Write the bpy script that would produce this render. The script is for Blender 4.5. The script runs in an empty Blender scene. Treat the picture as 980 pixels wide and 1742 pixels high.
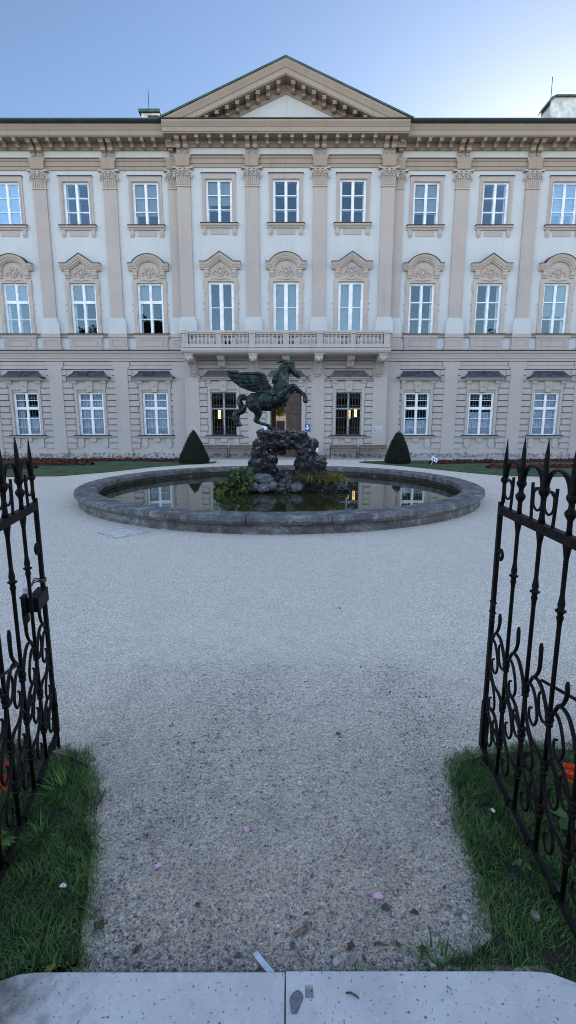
import bpy, bmesh, math, random
import numpy as np
from mathutils import Vector, Matrix, noise as mnoise

random.seed(7)
rng = np.random.default_rng(7)
SC = bpy.context.scene
COL = SC.collection
R = math.radians

# ------------------------------------------------------------------ helpers
class MB:
    """collects shapes and links them as ONE mesh object"""
    def __init__(self):
        self.v = []; self.f = []
    def add(self, vs, fs):
        n = len(self.v)
        self.v.extend(tuple(p) for p in vs)
        self.f.extend(tuple(i + n for i in q) for q in fs)
    def box(self, x0, x1, y0, y1, z0, z1):
        self.add([(x0,y0,z0),(x1,y0,z0),(x1,y1,z0),(x0,y1,z0),(x0,y0,z1),(x1,y0,z1),(x1,y1,z1),(x0,y1,z1)],
                 [(0,3,2,1),(4,5,6,7),(0,1,5,4),(1,2,6,5),(2,3,7,6),(3,0,4,7)])
    def quad(self, a, b, c, d):
        self.add([a,b,c,d], [(0,1,2,3)])
    def prism_x(self, prof, x0, x1):
        n = len(prof)
        vs = [(x0,p[0],p[1]) for p in prof] + [(x1,p[0],p[1]) for p in prof]
        fs = [(i,(i+1)%n,(i+1)%n+n,i+n) for i in range(n)] + [tuple(range(n-1,-1,-1)), tuple(range(n,2*n))]
        self.add(vs, fs)
    def prism_y(self, prof, y0, y1):
        n = len(prof)
        vs = [(p[0],y0,p[1]) for p in prof] + [(p[0],y1,p[1]) for p in prof]
        fs = [(i,(i+1)%n,(i+1)%n+n,i+n) for i in range(n)] + [tuple(range(n)), tuple(range(2*n-1,n-1,-1))]
        self.add(vs, fs)
    def prism_z(self, prof, z0, z1):
        n = len(prof)
        vs = [(p[0],p[1],z0) for p in prof] + [(p[0],p[1],z1) for p in prof]
        fs = [(i,(i+1)%n,(i+1)%n+n,i+n) for i in range(n)] + [tuple(range(n-1,-1,-1)), tuple(range(n,2*n))]
        self.add(vs, fs)
    def sweep_xz(self, path, prof):
        """closed profile (n up-normal offset, y) swept along a polyline in the XZ plane with mitres"""
        m = len(path); n = len(prof); vs = []
        for i,(px,pz) in enumerate(path):
            def nrm(a,b):
                dx,dz = b[0]-a[0], b[1]-a[1]; l = math.hypot(dx,dz); return (-dz/l, dx/l)
            if i == 0: nx,nz = nrm(path[0],path[1]); s = 1
            elif i == m-1: nx,nz = nrm(path[-2],path[-1]); s = 1
            else:
                a = nrm(path[i-1],path[i]); b = nrm(path[i],path[i+1])
                nx,nz = a[0]+b[0], a[1]+b[1]; l = math.hypot(nx,nz); nx/=l; nz/=l
                s = 1/max(.35, nx*a[0]+nz*a[1])
            for (o,y) in prof: vs.append((px+nx*o*s, y, pz+nz*o*s))
        fs = []
        for i in range(m-1):
            for j in range(n):
                k = (j+1)%n
                fs.append((i*n+j, i*n+k, (i+1)*n+k, (i+1)*n+j))
        fs.append(tuple(range(n-1,-1,-1))); fs.append(tuple(range((m-1)*n, m*n)))
        self.add(vs, fs)
    def lathe(self, prof, c=(0,0,0), seg=16, cap=True):
        vs = []; fs = []; n = len(prof)
        for r,z in prof:
            for k in range(seg):
                a = 2*math.pi*k/seg
                vs.append((c[0]+r*math.cos(a), c[1]+r*math.sin(a), c[2]+z))
        for i in range(n-1):
            for k in range(seg):
                l = (k+1)%seg
                fs.append((i*seg+k, i*seg+l, (i+1)*seg+l, (i+1)*seg+k))
        if cap:
            fs.append(tuple(range(seg-1,-1,-1))); fs.append(tuple(range((n-1)*seg, n*seg)))
        self.add(vs, fs)
    def tube(self, pts, rad, seg=8, flat=1.0):
        pts = [Vector(p) for p in pts]; n = len(pts)
        if not hasattr(rad, '__len__'): rad = [rad]*n
        vs = []; fs = []; prev = None
        for i,p in enumerate(pts):
            t = (pts[min(i+1,n-1)]-pts[max(i-1,0)])
            if t.length < 1e-9: t = Vector((0,0,1))
            t.normalize()
            if prev is None:
                a = Vector((0,1,0)) if abs(t.y) < .9 else Vector((1,0,0))
            else: a = prev
            a = (a - t*a.dot(t)); a.normalize(); prev = a
            b = t.cross(a)
            for k in range(seg):
                g = 2*math.pi*k/seg
                vs.append(p + a*(math.cos(g)*rad[i]*flat) + b*(math.sin(g)*rad[i]))
        for i in range(n-1):
            for k in range(seg):
                l = (k+1)%seg
                fs.append((i*seg+k, i*seg+l, (i+1)*seg+l, (i+1)*seg+k))
        fs.append(tuple(range(seg-1,-1,-1))); fs.append(tuple(range((n-1)*seg, n*seg)))
        self.add(vs, fs)
    def ball(self, c, r, seg=12, rings=8):
        if not hasattr(r,'__len__'): r = (r,r,r)
        vs = [(c[0],c[1],c[2]-r[2])]; fs = []
        for i in range(1,rings):
            a = math.pi*i/rings - math.pi/2
            for k in range(seg):
                g = 2*math.pi*k/seg
                vs.append((c[0]+r[0]*math.cos(a)*math.cos(g), c[1]+r[1]*math.cos(a)*math.sin(g), c[2]+r[2]*math.sin(a)))
        vs.append((c[0],c[1],c[2]+r[2])); t = len(vs)-1
        for k in range(seg):
            l = (k+1)%seg
            fs.append((0,1+l,1+k)); fs.append((t,1+(rings-2)*seg+k,1+(rings-2)*seg+l))
            for i in range(rings-2):
                fs.append((1+i*seg+k,1+i*seg+l,1+(i+1)*seg+l,1+(i+1)*seg+k))
        self.add(vs, fs)
    def limb(self, pts, seg=12):
        """closed tapered limb with rounded ends, pts = (x,y,z,r)"""
        P = [Vector(p[:3]) for p in pts]; rr = [p[3] for p in pts]
        for p,r in ((P[0],rr[0]),(P[-1],rr[-1])): self.ball(p, r*.99, seg, 8)
        # subdivide smoothly
        Q=[]; q=[]
        for i in range(len(P)-1):
            p0=P[max(i-1,0)];p1=P[i];p2=P[i+1];p3=P[min(i+2,len(P)-1)]
            for s in range(5):
                t=s/5
                Q.append(.5*((2*p1)+(p2-p0)*t+(2*p0-5*p1+4*p2-p3)*t*t+(3*p1-p0-3*p2+p3)*t**3)); q.append(rr[i]*(1-t)+rr[i+1]*t)
        Q.append(P[-1]); q.append(rr[-1])
        self.tube(Q,q,seg)
    def mesh(self, name, mat=None, smooth=False, recalc=True):
        me = bpy.data.meshes.new(name)
        me.from_pydata(self.v, [], self.f)
        if recalc and len(self.f) < 60000:
            bm = bmesh.new(); bm.from_mesh(me); bmesh.ops.recalc_face_normals(bm, faces=bm.faces); bm.to_mesh(me); bm.free()
        if mat: me.materials.append(mat)
        if smooth: me.polygons.foreach_set('use_smooth', [True]*len(me.polygons))
        me.update(); return me
    def build(self, name, mat=None, parent=None, loc=(0,0,0), smooth=False, bevel=0, rotz=0):
        return link(name, self.mesh(name, mat, smooth), parent, loc, bevel, rotz)

def link(name, me, parent=None, loc=(0,0,0), bevel=0, rotz=0):
    o = bpy.data.objects.new(name, me); COL.objects.link(o)
    o.location = loc; o.rotation_euler = (0,0,rotz)
    if parent: o.parent = parent
    if bevel:
        m = o.modifiers.new('bevel','BEVEL'); m.width = bevel; m.segments = 2; m.limit_method = 'ANGLE'
    return o
def tag(o, label=None, cat=None, group=None, kind=None):
    if label: o['label'] = label
    if cat: o['category'] = cat
    if group: o['group'] = group
    if kind: o['kind'] = kind
    return o
def empty(name, loc=(0,0,0), rotz=0, **k):
    o = bpy.data.objects.new(name, None); COL.objects.link(o)
    o.location = loc; o.rotation_euler = (0,0,rotz); o.empty_display_size = .2
    return tag(o, **k)
def copy_thing(root, loc, rotz=None, label=None):
    r = root.copy(); COL.objects.link(r); r.location = loc
    if rotz is not None: r.rotation_euler = (0,0,rotz)
    if label: r['label'] = label
    for ch in list(root.children):
        c = ch.copy(); COL.objects.link(c); c.parent = r
        for g in list(ch.children):
            d = g.copy(); COL.objects.link(d); d.parent = c
    return r
def mesh_np(name, verts, faces_flat, nper, mat, smooth=False):
    """fast mesh from arrays; all faces have nper corners"""
    me = bpy.data.meshes.new(name)
    nf = len(faces_flat)//nper
    me.vertices.add(len(verts)); me.vertices.foreach_set('co', np.asarray(verts, dtype=np.float32).ravel())
    me.loops.add(len(faces_flat)); me.loops.foreach_set('vertex_index', np.asarray(faces_flat, dtype=np.int32))
    me.polygons.add(nf); me.polygons.foreach_set('loop_start', np.arange(0, nf*nper, nper, dtype=np.int32))
    if mat: me.materials.append(mat)
    me.update(calc_edges=True); me.validate()
    if smooth: me.polygons.foreach_set('use_smooth', [True]*len(me.polygons))
    return me

# ------------------------------------------------------------------ materials
def new_mat(name):
    m = bpy.data.materials.new(name); m.use_nodes = True
    nt = m.node_tree; b = nt.nodes['Principled BSDF']
    return m, nt, b
def N(nt, t, **kw):
    n = nt.nodes.new(t)
    for k,v in kw.items(): setattr(n, k, v)
    return n
def noise_node(nt, vec, scale, detail=4, rough=.55):
    n = N(nt,'ShaderNodeTexNoise'); n.inputs['Scale'].default_value = scale
    n.inputs['Detail'].default_value = detail; n.inputs['Roughness'].default_value = rough
    if vec is not None: nt.links.new(vec, n.inputs['Vector'])
    return n
def ramp(nt, fac, stops):
    r = N(nt,'ShaderNodeValToRGB'); e = r.color_ramp.elements
    while len(e) < len(stops): e.new(.5)
    for i,(p,c) in enumerate(stops):
        e[i].position = p; e[i].color = tuple(c)+(1,) if hasattr(c,'__len__') else (c,c,c,1)
    nt.links.new(fac, r.inputs['Fac']); return r
def mix(nt, fac, a, b, mode='MIX'):
    m = N(nt,'ShaderNodeMix', data_type='RGBA', blend_type=mode)
    for s,v in ((0,fac),(6,a),(7,b)):
        if hasattr(v,'is_linked') or hasattr(v,'links'): nt.links.new(v, m.inputs[s])
        elif s == 0: m.inputs[0].default_value = v
        else: m.inputs[s].default_value = tuple(v)+(1,)
    return m.outputs[2]
def world_pos(nt, scale=(1,1,1)):
    g = N(nt,'ShaderNodeNewGeometry')
    if scale == (1,1,1): return g.outputs['Position']
    mp = N(nt,'ShaderNodeMapping'); mp.inputs['Scale'].default_value = scale
    nt.links.new(g.outputs['Position'], mp.inputs['Vector']); return mp.outputs['Vector']
def bump(nt, b, h, strength=.3, dist=.02):
    bp = N(nt,'ShaderNodeBump'); bp.inputs['Strength'].default_value = strength; bp.inputs['Distance'].default_value = dist
    nt.links.new(h, bp.inputs['Height']); nt.links.new(bp.outputs['Normal'], b.inputs['Normal'])
def simple(name, col, rough=.7, var=.12, scale=6., bstr=.15, bdist=.01, bscale=40., metallic=0., col2=None, local=False):
    """one colour with cloudy wear and a fine bump"""
    m, nt, b = new_mat(name)
    if local:
        v = N(nt,'ShaderNodeTexCoord').outputs['Object']
    else: v = world_pos(nt)
    n = noise_node(nt, v, scale, 6, .6)
    c2 = col2 or tuple(c*(1-2.2*var) for c in col)
    r = ramp(nt, n.outputs['Fac'], [(.33,c2),(.62,tuple(min(1,c*(1+var*.5)) for c in col))])
    nt.links.new(r.outputs['Color'], b.inputs['Base Color'])
    b.inputs['Roughness'].default_value = rough; b.inputs['Metallic'].default_value = metallic
    if bstr:
        n2 = noise_node(nt, v, bscale, 4, .6); bump(nt, b, n2.outputs['Fac'], bstr, bdist)
    return m
def plaster(name, col, stain=(.2,.19,.17), amount=.25, low=False):
    """rendered wall: faint blotches, faint vertical rain streaks; low = worn foot of the wall"""
    m, nt, b = new_mat(name)
    v = world_pos(nt)
    big = noise_node(nt, v, .55, 5, .6); fine = noise_node(nt, v, 9, 5, .65)
    st = noise_node(nt, world_pos(nt,(2.6,2.6,.16)), 1., 5, .65)
    c = mix(nt, ramp(nt, big.outputs['Fac'], [(.35,0),(.7,1)]).outputs['Color'], tuple(x*.9 for x in col), col)
    c = mix(nt, ramp(nt, fine.outputs['Fac'], [(.3,.0),(.75,.12)]).outputs['Color'], c, stain)
    c = mix(nt, ramp(nt, st.outputs['Fac'], [(.55,0),(.8,amount)]).outputs['Color'], c, stain)
    if low:
        sep = N(nt,'ShaderNodeSeparateXYZ'); nt.links.new(v, sep.inputs[0])
        mm = N(nt,'ShaderNodeMath', operation='MULTIPLY_ADD'); mm.inputs[1].default_value = .55; mm.inputs[2].default_value = 0
        pn = noise_node(nt, v, 2.2, 5, .6)
        nt.links.new(pn.outputs['Fac'], mm.inputs[0])
        lt = N(nt,'ShaderNodeMath', operation='LESS_THAN'); nt.links.new(sep.outputs['Z'], lt.inputs[0]); nt.links.new(mm.outputs[0], lt.inputs[1])
        pc = ramp(nt, noise_node(nt, v, 5, 4).outputs['Fac'], [(.4,(.16,.155,.15)),(.6,(.42,.40,.37))])
        c = mix(nt, lt.outputs[0], c, pc.outputs['Color'])
    nt.links.new(c, b.inputs['Base Color']); b.inputs['Roughness'].default_value = .9
    b.inputs['Specular IOR Level'].default_value = .2
    bump(nt, b, noise_node(nt, v, 35, 4, .6).outputs['Fac'], .12, .01)
    return m

M = {}
M['white_plaster'] = plaster('white_plaster', (.56,.585,.595), (.36,.34,.31), .30)
M['beige'] = plaster('beige_render', (.465,.41,.38), (.25,.21,.18), .42)
M['ground_plaster'] = plaster('ground_floor_render', (.47,.43,.40), (.27,.235,.205), .42, low=True)
M['ornament'] = plaster('carved_stone', (.50,.44,.39), (.2,.17,.15), .5)
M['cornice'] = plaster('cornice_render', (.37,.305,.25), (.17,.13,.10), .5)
M['balcony_stone'] = plaster('balcony_stone', (.50,.46,.43), (.16,.14,.12), .6)
M['lead'] = simple('dark_lead_sheet', (.022,.018,.02), .6, .2, 4, .1)
M['slate'] = simple('slate_blue_sheet', (.055,.065,.09), .38, .3, 3, .1)
M['copper'] = simple('green_copper', (.045,.115,.10), .55, .2, 2.5, .1, col2=(.018,.035,.032))
M['gutter'] = simple('dark_gutter_metal', (.02,.028,.028), .45, .2, 3, .05)
M['frame'] = simple('white_window_paint', (.84,.87,.90), .45, .08, 3, .03)
M['gray_frame'] = simple('grey_window_paint', (.40,.43,.47), .5, .1, 3, .03)
M['blind'] = simple('linen_blind', (.32,.36,.35), .85, .08, 1.5, .1, .004, 120)
M['curtain'] = simple('net_curtain', (.88,.90,.92), .9, .12, 5, .05)
M['iron'] = simple('black_wrought_iron', (.0055,.005,.0055), .55, .35, 14, .45, .004, 70, metallic=.1, local=True)
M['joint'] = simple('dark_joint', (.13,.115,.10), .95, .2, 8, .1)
M['iron'].node_tree.nodes['Principled BSDF'].inputs['Specular IOR Level'].default_value = .16
def iron_wear():
    nt = M['iron'].node_tree; b = nt.nodes['Principled BSDF']; src = b.inputs['Base Color'].links[0].from_socket
    v = N(nt,'ShaderNodeTexCoord').outputs['Object']
    c = mix(nt, ramp(nt, noise_node(nt, v, 11, 6, .7).outputs['Fac'], [(.60,0),(.72,.7)]).outputs['Color'], src, (.045,.026,.018))
    c = mix(nt, ramp(nt, noise_node(nt, v, 27, 5, .7).outputs['Fac'], [(.63,0),(.72,.6)]).outputs['Color'], c, (.05,.052,.058))
    nt.links.new(c, b.inputs['Base Color'])
iron_wear()
M['grille'] = simple('dull_iron_bars', (.085,.08,.08), .55, .3, 9, .1)
M['grille_light'] = simple('pale_painted_bars', (.50,.54,.58), .55, .1, 9, .05)
M['door'] = simple('brown_oak_door', (.085,.05,.035), .5, .3, 5, .3, .006, 30)
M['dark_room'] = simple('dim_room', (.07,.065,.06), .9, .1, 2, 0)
M['bench_wood'] = simple('greyed_bench_wood', (.17,.125,.105), .75, .3, 8, .3, .004, 40)
M['bench_iron'] = simple('bench_iron', (.025,.025,.028), .5, .2, 10, .1)
M['chimney'] = simple('white_limewash', (.72,.72,.71), .9, .22, 1.8, .2, .01, 18, col2=(.4,.4,.38))
M['white_sign'] = simple('white_sign_paint', (.75,.77,.8), .4, .05, 3, 0)
M['stone_sign'] = simple('pale_stone_plaque', (.55,.56,.58), .6, .06, 6, .05)
M['blue_sign'] = simple('blue_enamel', (.03,.12,.42), .35, .05, 3, 0)
M['black'] = simple('black_paint', (.02,.02,.022), .5, .1, 5, 0)
M['ink'] = simple('dark_lettering', (.05,.055,.07), .6, .05, 5, 0)
M['plastic'] = simple('milky_plastic', (.55,.60,.68), .3, .08, 30, .1)
M['wood_chip'] = simple('splintered_wood', (.26,.19,.13), .8, .4, 60, .6, .003, 160)
M['dry_leaf'] = simple('dry_brown_leaf', (.11,.06,.035), .8, .4, 80, .4, .002, 150)
M['twig'] = simple('twig_bark', (.10,.07,.055), .85, .3, 60, .4, .002, 200)
M['petal'] = simple('pink_petal', (.80,.42,.58), .6, .12, 50, .1, .001, 120)
M['petal_white'] = simple('white_petal', (.66,.66,.62), .6, .08, 60, .1, .001, 120)
M['yellow'] = simple('yellow_leaf', (.42,.33,.04), .7, .2, 80, .1)
M['pebble_dark'] = simple('dark_pebble', (.09,.085,.085), .75, .3, 90, .4, .002, 120)
M['pebble_light'] = simple('pale_pebble', (.46,.43,.40), .75, .2, 90, .3, .002, 120)

def glass_mat():
    m, nt, b = new_mat('window_glass'); nt.nodes.remove(b)
    t = N(nt,'ShaderNodeBsdfTransparent'); t.inputs['Color'].default_value = (.86,.90,.93,1)
    g = N(nt,'ShaderNodeBsdfGlossy'); g.inputs['Roughness'].default_value = .015; g.inputs['Color'].default_value = (.62,.84,1,1)
    v = world_pos(nt); n = noise_node(nt, v, 1.3, 2)
    bp = N(nt,'ShaderNodeBump'); bp.inputs['Strength'].default_value = .06; bp.inputs['Distance'].default_value = .05
    nt.links.new(n.outputs['Fac'], bp.inputs['Height']); nt.links.new(bp.outputs['Normal'], g.inputs['Normal'])
    fr = N(nt,'ShaderNodeFresnel'); fr.inputs['IOR'].default_value = 1.9
    ad = N(nt,'ShaderNodeMath', operation='MULTIPLY_ADD'); ad.inputs[1].default_value = .34; ad.inputs[2].default_value = .012
    nt.links.new(fr.outputs[0], ad.inputs[0])
    mx = N(nt,'ShaderNodeMixShader'); nt.links.new(ad.outputs[0], mx.inputs[0]); nt.links.new(t.outputs[0], mx.inputs[1]); nt.links.new(g.outputs[0], mx.inputs[2])
    nt.links.new(mx.outputs[0], nt.nodes['Material Output'].inputs['Surface'])
    return m
M['glass'] = glass_mat()

def bronze_mat():
    m, nt, b = new_mat('green_bronze')
    v = N(nt,'ShaderNodeTexCoord').outputs['Object']
    n = noise_node(nt, v, 4.5, 7, .65); s = noise_node(nt, world_pos(nt,(14,14,3)), 1, 4)
    r = ramp(nt, n.outputs['Fac'], [(.46,(.006,.011,.0105)),(.60,(.016,.034,.030)),(.74,(.09,.22,.18))])
    c = mix(nt, ramp(nt, s.outputs['Fac'], [(.56,0),(.72,.55)]).outputs['Color'], r.outputs['Color'], (.075,.20,.16))
    nt.links.new(c, b.inputs['Base Color']); b.inputs['Metallic'].default_value = .35; b.inputs['Roughness'].default_value = .42
    bump(nt, b, noise_node(nt, v, 22, 5).outputs['Fac'], .45, .02)
    return m
M['bronze'] = bronze_mat()

def rock_mat():
    m, nt, b = new_mat('grotto_rock')
    v = world_pos(nt)
    n = noise_node(nt, v, 7, 8, .7); l = noise_node(nt, v, 16, 5, .6); q = noise_node(nt, v, 3, 3)
    r = ramp(nt, n.outputs['Fac'], [(.38,(.004,.004,.0045)),(.54,(.018,.0175,.0175)),(.70,(.09,.088,.085))])
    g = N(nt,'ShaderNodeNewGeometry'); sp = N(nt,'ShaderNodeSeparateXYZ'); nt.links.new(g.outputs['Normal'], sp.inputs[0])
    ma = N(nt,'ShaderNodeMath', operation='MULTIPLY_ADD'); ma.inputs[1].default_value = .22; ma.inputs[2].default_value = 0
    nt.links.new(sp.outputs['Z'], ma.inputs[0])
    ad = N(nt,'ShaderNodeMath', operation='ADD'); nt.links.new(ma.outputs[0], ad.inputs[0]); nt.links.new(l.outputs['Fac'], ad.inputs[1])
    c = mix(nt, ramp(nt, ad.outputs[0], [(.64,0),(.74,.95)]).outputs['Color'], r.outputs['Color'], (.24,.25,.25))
    c = mix(nt, ramp(nt, q.outputs['Fac'], [(.58,0),(.70,.55)]).outputs['Color'], c, (.03,.04,.018))
    nt.links.new(c, b.inputs['Base Color']); b.inputs['Roughness'].default_value = .8
    bump(nt, b, noise_node(nt, v, 26, 6, .7).outputs['Fac'], .9, .05)
    return m
M['rock'] = rock_mat()
M['boulder'] = simple('pale_boulder', (.17,.175,.19), .8, .35, 9, .8, .04, 20, col2=(.02,.02,.022))

def basin_mat():
    m, nt, b = new_mat('weathered_basin_stone')
    v = world_pos(nt)
    n = noise_node(nt, v, 3, 7, .65); f = noise_node(nt, v, 30, 5, .7); st = noise_node(nt, world_pos(nt,(5,5,.6)), 1, 5)
    r = ramp(nt, n.outputs['Fac'], [(.35,(.07,.07,.072)),(.52,(.15,.15,.152)),(.68,(.34,.34,.34))])
    c = mix(nt, ramp(nt, f.outputs['Fac'], [(.50,0),(.62,.85)]).outputs['Color'], r.outputs['Color'], (.04,.04,.04))
    c = mix(nt, ramp(nt, st.outputs['Fac'], [(.5,0),(.7,.5)]).outputs['Color'], c, (.08,.08,.075))
    nt.links.new(c, b.inputs['Base Color']); b.inputs['Roughness'].default_value = .85
    bump(nt, b, f.outputs['Fac'], .5, .02)
    return m
M['basin'] = basin_mat()
M['basin_in'] = simple('mossy_basin_inside', (.045,.046,.040), .8, .4, 3, .5, .02, 20, col2=(.012,.014,.010))

def water_mat():
    m, nt, b = new_mat('pond_water')
    b.inputs['Base Color'].default_value = (.030,.033,.014,1); b.inputs['Roughness'].default_value = .015
    b.inputs['IOR'].default_value = 1.5
    v = world_pos(nt)
    bump(nt, b, noise_node(nt, v, 2.2, 3, .5).outputs['Fac'], .025, .05)
    return m
M['water'] = water_mat()

def gravel_mat():
    """pale crushed stone; coarser, browner, dirt-mixed between the grass beds by the gate"""
    m, nt, b = new_mat('pale_gravel')
    v = world_pos(nt)
    vo = N(nt,'ShaderNodeTexVoronoi'); vo.inputs['Scale'].default_value = 150; nt.links.new(v, vo.inputs['Vector'])
    vc = N(nt,'ShaderNodeTexVoronoi'); vc.inputs['Scale'].default_value = 78; nt.links.new(v, vc.inputs['Vector'])
    big = noise_node(nt, v, .45, 6, .6); mid = noise_node(nt, v, 3.5, 6, .65); spk = noise_node(nt, v, 60, 4, .75)
    sp = N(nt,'ShaderNodeSeparateXYZ'); nt.links.new(v, sp.inputs[0])
    # 0 near the threshold .. 1 out on the open forecourt, with a ragged border
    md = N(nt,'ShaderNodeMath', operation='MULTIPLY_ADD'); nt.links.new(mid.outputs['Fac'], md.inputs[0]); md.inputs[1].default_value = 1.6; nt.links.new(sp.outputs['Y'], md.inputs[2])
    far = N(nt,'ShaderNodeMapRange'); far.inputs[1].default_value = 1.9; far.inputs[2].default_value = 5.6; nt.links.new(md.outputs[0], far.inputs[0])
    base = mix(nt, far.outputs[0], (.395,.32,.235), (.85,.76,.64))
    base = mix(nt, ramp(nt, big.outputs['Fac'], [(.38,.0),(.62,.14)]).outputs['Color'], base, (.62,.56,.50))
    trk = noise_node(nt, world_pos(nt,(1.5,.32,1)), 1., 5, .6)
    base = mix(nt, ramp(nt, trk.outputs['Fac'], [(.54,.0),(.74,.10)]).outputs['Color'], base, (.55,.49,.43))
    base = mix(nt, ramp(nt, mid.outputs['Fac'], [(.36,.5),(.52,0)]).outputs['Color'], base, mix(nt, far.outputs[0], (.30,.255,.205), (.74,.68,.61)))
    hs = N(nt,'ShaderNodeSeparateColor'); nt.links.new(vo.outputs['Color'], hs.inputs[0])
    hs2 = N(nt,'ShaderNodeSeparateColor'); nt.links.new(vc.outputs['Color'], hs2.inputs[0])
    g1 = ramp(nt, hs.outputs[0], [(.0,.42),(.2,.88),(.7,1.05),(1.,1.4)])
    c = mix(nt, 1., base, g1.outputs['Color'], 'MULTIPLY')
    g2 = ramp(nt, hs2.outputs[1], [(.0,.5),(.12,.92),(.8,1.04),(1.,1.3)])
    c = mix(nt, .8, c, g2.outputs['Color'], 'MULTIPLY')
    c = mix(nt, ramp(nt, spk.outputs['Fac'], [(.34,.85),(.44,0)]).outputs['Color'], c, (.05,.045,.045))
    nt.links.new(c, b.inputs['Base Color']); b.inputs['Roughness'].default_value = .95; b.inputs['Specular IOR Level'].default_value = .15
    h = N(nt,'ShaderNodeMath', operation='ADD'); nt.links.new(hs.outputs[0], h.inputs[0]); nt.links.new(vc.outputs['Distance'], h.inputs[1])
    h2 = N(nt,'ShaderNodeMath', operation='ADD'); nt.links.new(h.outputs[0], h2.inputs[0]); nt.links.new(spk.outputs['Fac'], h2.inputs[1])
    bump(nt, b, h2.outputs[0], .8, .008)
    return m
M['gravel'] = gravel_mat()
M['paving'] = simple('pale_wall_side_paving', (.42,.42,.43), .9, .1, 2, .2, .01, 30)

def slab_mat():
    m, nt, b = new_mat('threshold_limestone')
    v = world_pos(nt)
    n = noise_node(nt, v, 5, 6, .6); p = noise_node(nt, v, 70, 3, .5); w = noise_node(nt, v, 38, 3, .5)
    c = ramp(nt, n.outputs['Fac'], [(.35,(.50,.485,.475)),(.65,(.60,.585,.57))]).outputs['Color']
    c = mix(nt, ramp(nt, w.outputs['Fac'], [(.60,0),(.70,.5)]).outputs['Color'], c, (.66,.65,.63))
    sx = N(nt,'ShaderNodeSeparateXYZ'); nt.links.new(v, sx.inputs[0])
    dm = N(nt,'ShaderNodeMath', operation='MULTIPLY_ADD'); dm.inputs[1].default_value = -.9; nt.links.new(sx.outputs['X'], dm.inputs[0]); nt.links.new(noise_node(nt, v, 7, 6, .7).outputs['Fac'], dm.inputs[2])
    c = mix(nt, ramp(nt, dm.outputs[0], [(1.30,0),(1.0,0)]).outputs['Color'], c, (.2,.18,.15)) if False else c
    dr = N(nt,'ShaderNodeMapRange'); dr.inputs[1].default_value = 1.22; dr.inputs[2].default_value = 1.55; nt.links.new(dm.outputs[0], dr.inputs[0])
    c = mix(nt, dr.outputs[0], c, (.15,.135,.115))
    big = noise_node(nt, v, 13, 6, .7); c = mix(nt, ramp(nt, big.outputs['Fac'], [(.55,0),(.72,.35)]).outputs['Color'], c, (.30,.285,.27))
    c = mix(nt, ramp(nt, p.outputs['Fac'], [(.30,.9),(.36,0)]).outputs['Color'], c, (.07,.065,.065))
    nt.links.new(c, b.inputs['Base Color']); b.inputs['Roughness'].default_value = .85
    bump(nt, b, p.outputs['Fac'], .3, .004)
    return m
M['slab'] = slab_mat()
M['soil'] = simple('dark_soil', (.035,.03,.022), .95, .3, 20, .6, .02, 60)

def leaf_mat(name, cols, scale=8, rough=.6, trans=.25):
    """foliage: colour varies leaf by leaf and in clumps"""
    m, nt, b = new_mat(name)
    g = N(nt,'ShaderNodeNewGeometry')
    n = noise_node(nt, g.outputs['Position'], scale, 3)
    ad = N(nt,'ShaderNodeMath', operation='ADD'); nt.links.new(n.outputs['Fac'], ad.inputs[0])
    ml = N(nt,'ShaderNodeMath', operation='MULTIPLY_ADD'); ml.inputs[1].default_value = .5; ml.inputs[2].default_value = -.25
    nt.links.new(g.outputs['Random Per Island'], ml.inputs[0]); nt.links.new(ml.outputs[0], ad.inputs[1])
    k = len(cols)
    r = ramp(nt, ad.outputs[0], [(.25+.5*i/(k-1), c) for i,c in enumerate(cols)])
    nt.links.new(r.outputs['Color'], b.inputs['Base Color']); b.inputs['Roughness'].default_value = rough
    b.inputs['Specular IOR Level'].default_value = .3
    if trans:
        t = N(nt,'ShaderNodeBsdfTranslucent'); nt.links.new(r.outputs['Color'], t.inputs['Color'])
        mx = N(nt,'ShaderNodeMixShader'); mx.inputs[0].default_value = trans
        nt.links.new(b.outputs[0], mx.inputs[1]); nt.links.new(t.outputs[0], mx.inputs[2])
        nt.links.new(mx.outputs[0], nt.nodes['Material Output'].inputs['Surface'])
    return m
M['grass'] = leaf_mat('grass_blades', [(.030,.062,.020),(.060,.140,.034),(.10,.205,.052),(.17,.24,.085)], 7)
M['tuft'] = leaf_mat('bright_grass', [(.07,.15,.03),(.11,.23,.045),(.17,.30,.08)], 9)
M['lawn'] = simple('mown_lawn', (.050,.092,.028), .9, .3, 1.4, .8, .03, 26)
M['yew'] = leaf_mat('yew_needles', [(.005,.010,.005),(.010,.018,.008),(.020,.032,.012)], 6, .7, .1)
M['bergenia'] = leaf_mat('round_leaves', [(.014,.036,.006),(.036,.07,.011),(.13,.165,.025)], 4, .4)
M['sedge'] = leaf_mat('straw_sedge', [(.05,.05,.018),(.17,.14,.06),(.34,.28,.10)], 4, .7)
M['sedge_yellow'] = leaf_mat('yellow_green_sedge', [(.09,.12,.02),(.22,.22,.05),(.36,.30,.06)], 4, .6)
M['bed_leaf'] = leaf_mat('bronze_bed_leaves', [(.012,.018,.008),(.03,.02,.012),(.05,.05,.02)], 3, .6)
M['red'] = leaf_mat('red_blossom', [(.16,.008,.012),(.28,.015,.018),(.40,.03,.03)], 6, .6)
M['orange'] = leaf_mat('orange_red_petals', [(.55,.025,.012),(.75,.07,.015),(.80,.22,.02)], 30, .5, .3)
M['herb'] = leaf_mat('broad_weed_leaves', [(.03,.08,.02),(.06,.13,.03),(.10,.18,.05)], 10, .5)
M['tree_leaf'] = leaf_mat('tree_leaves', [(.012,.028,.008),(.03,.06,.015),(.06,.10,.025)], 1.2, .6)
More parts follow.
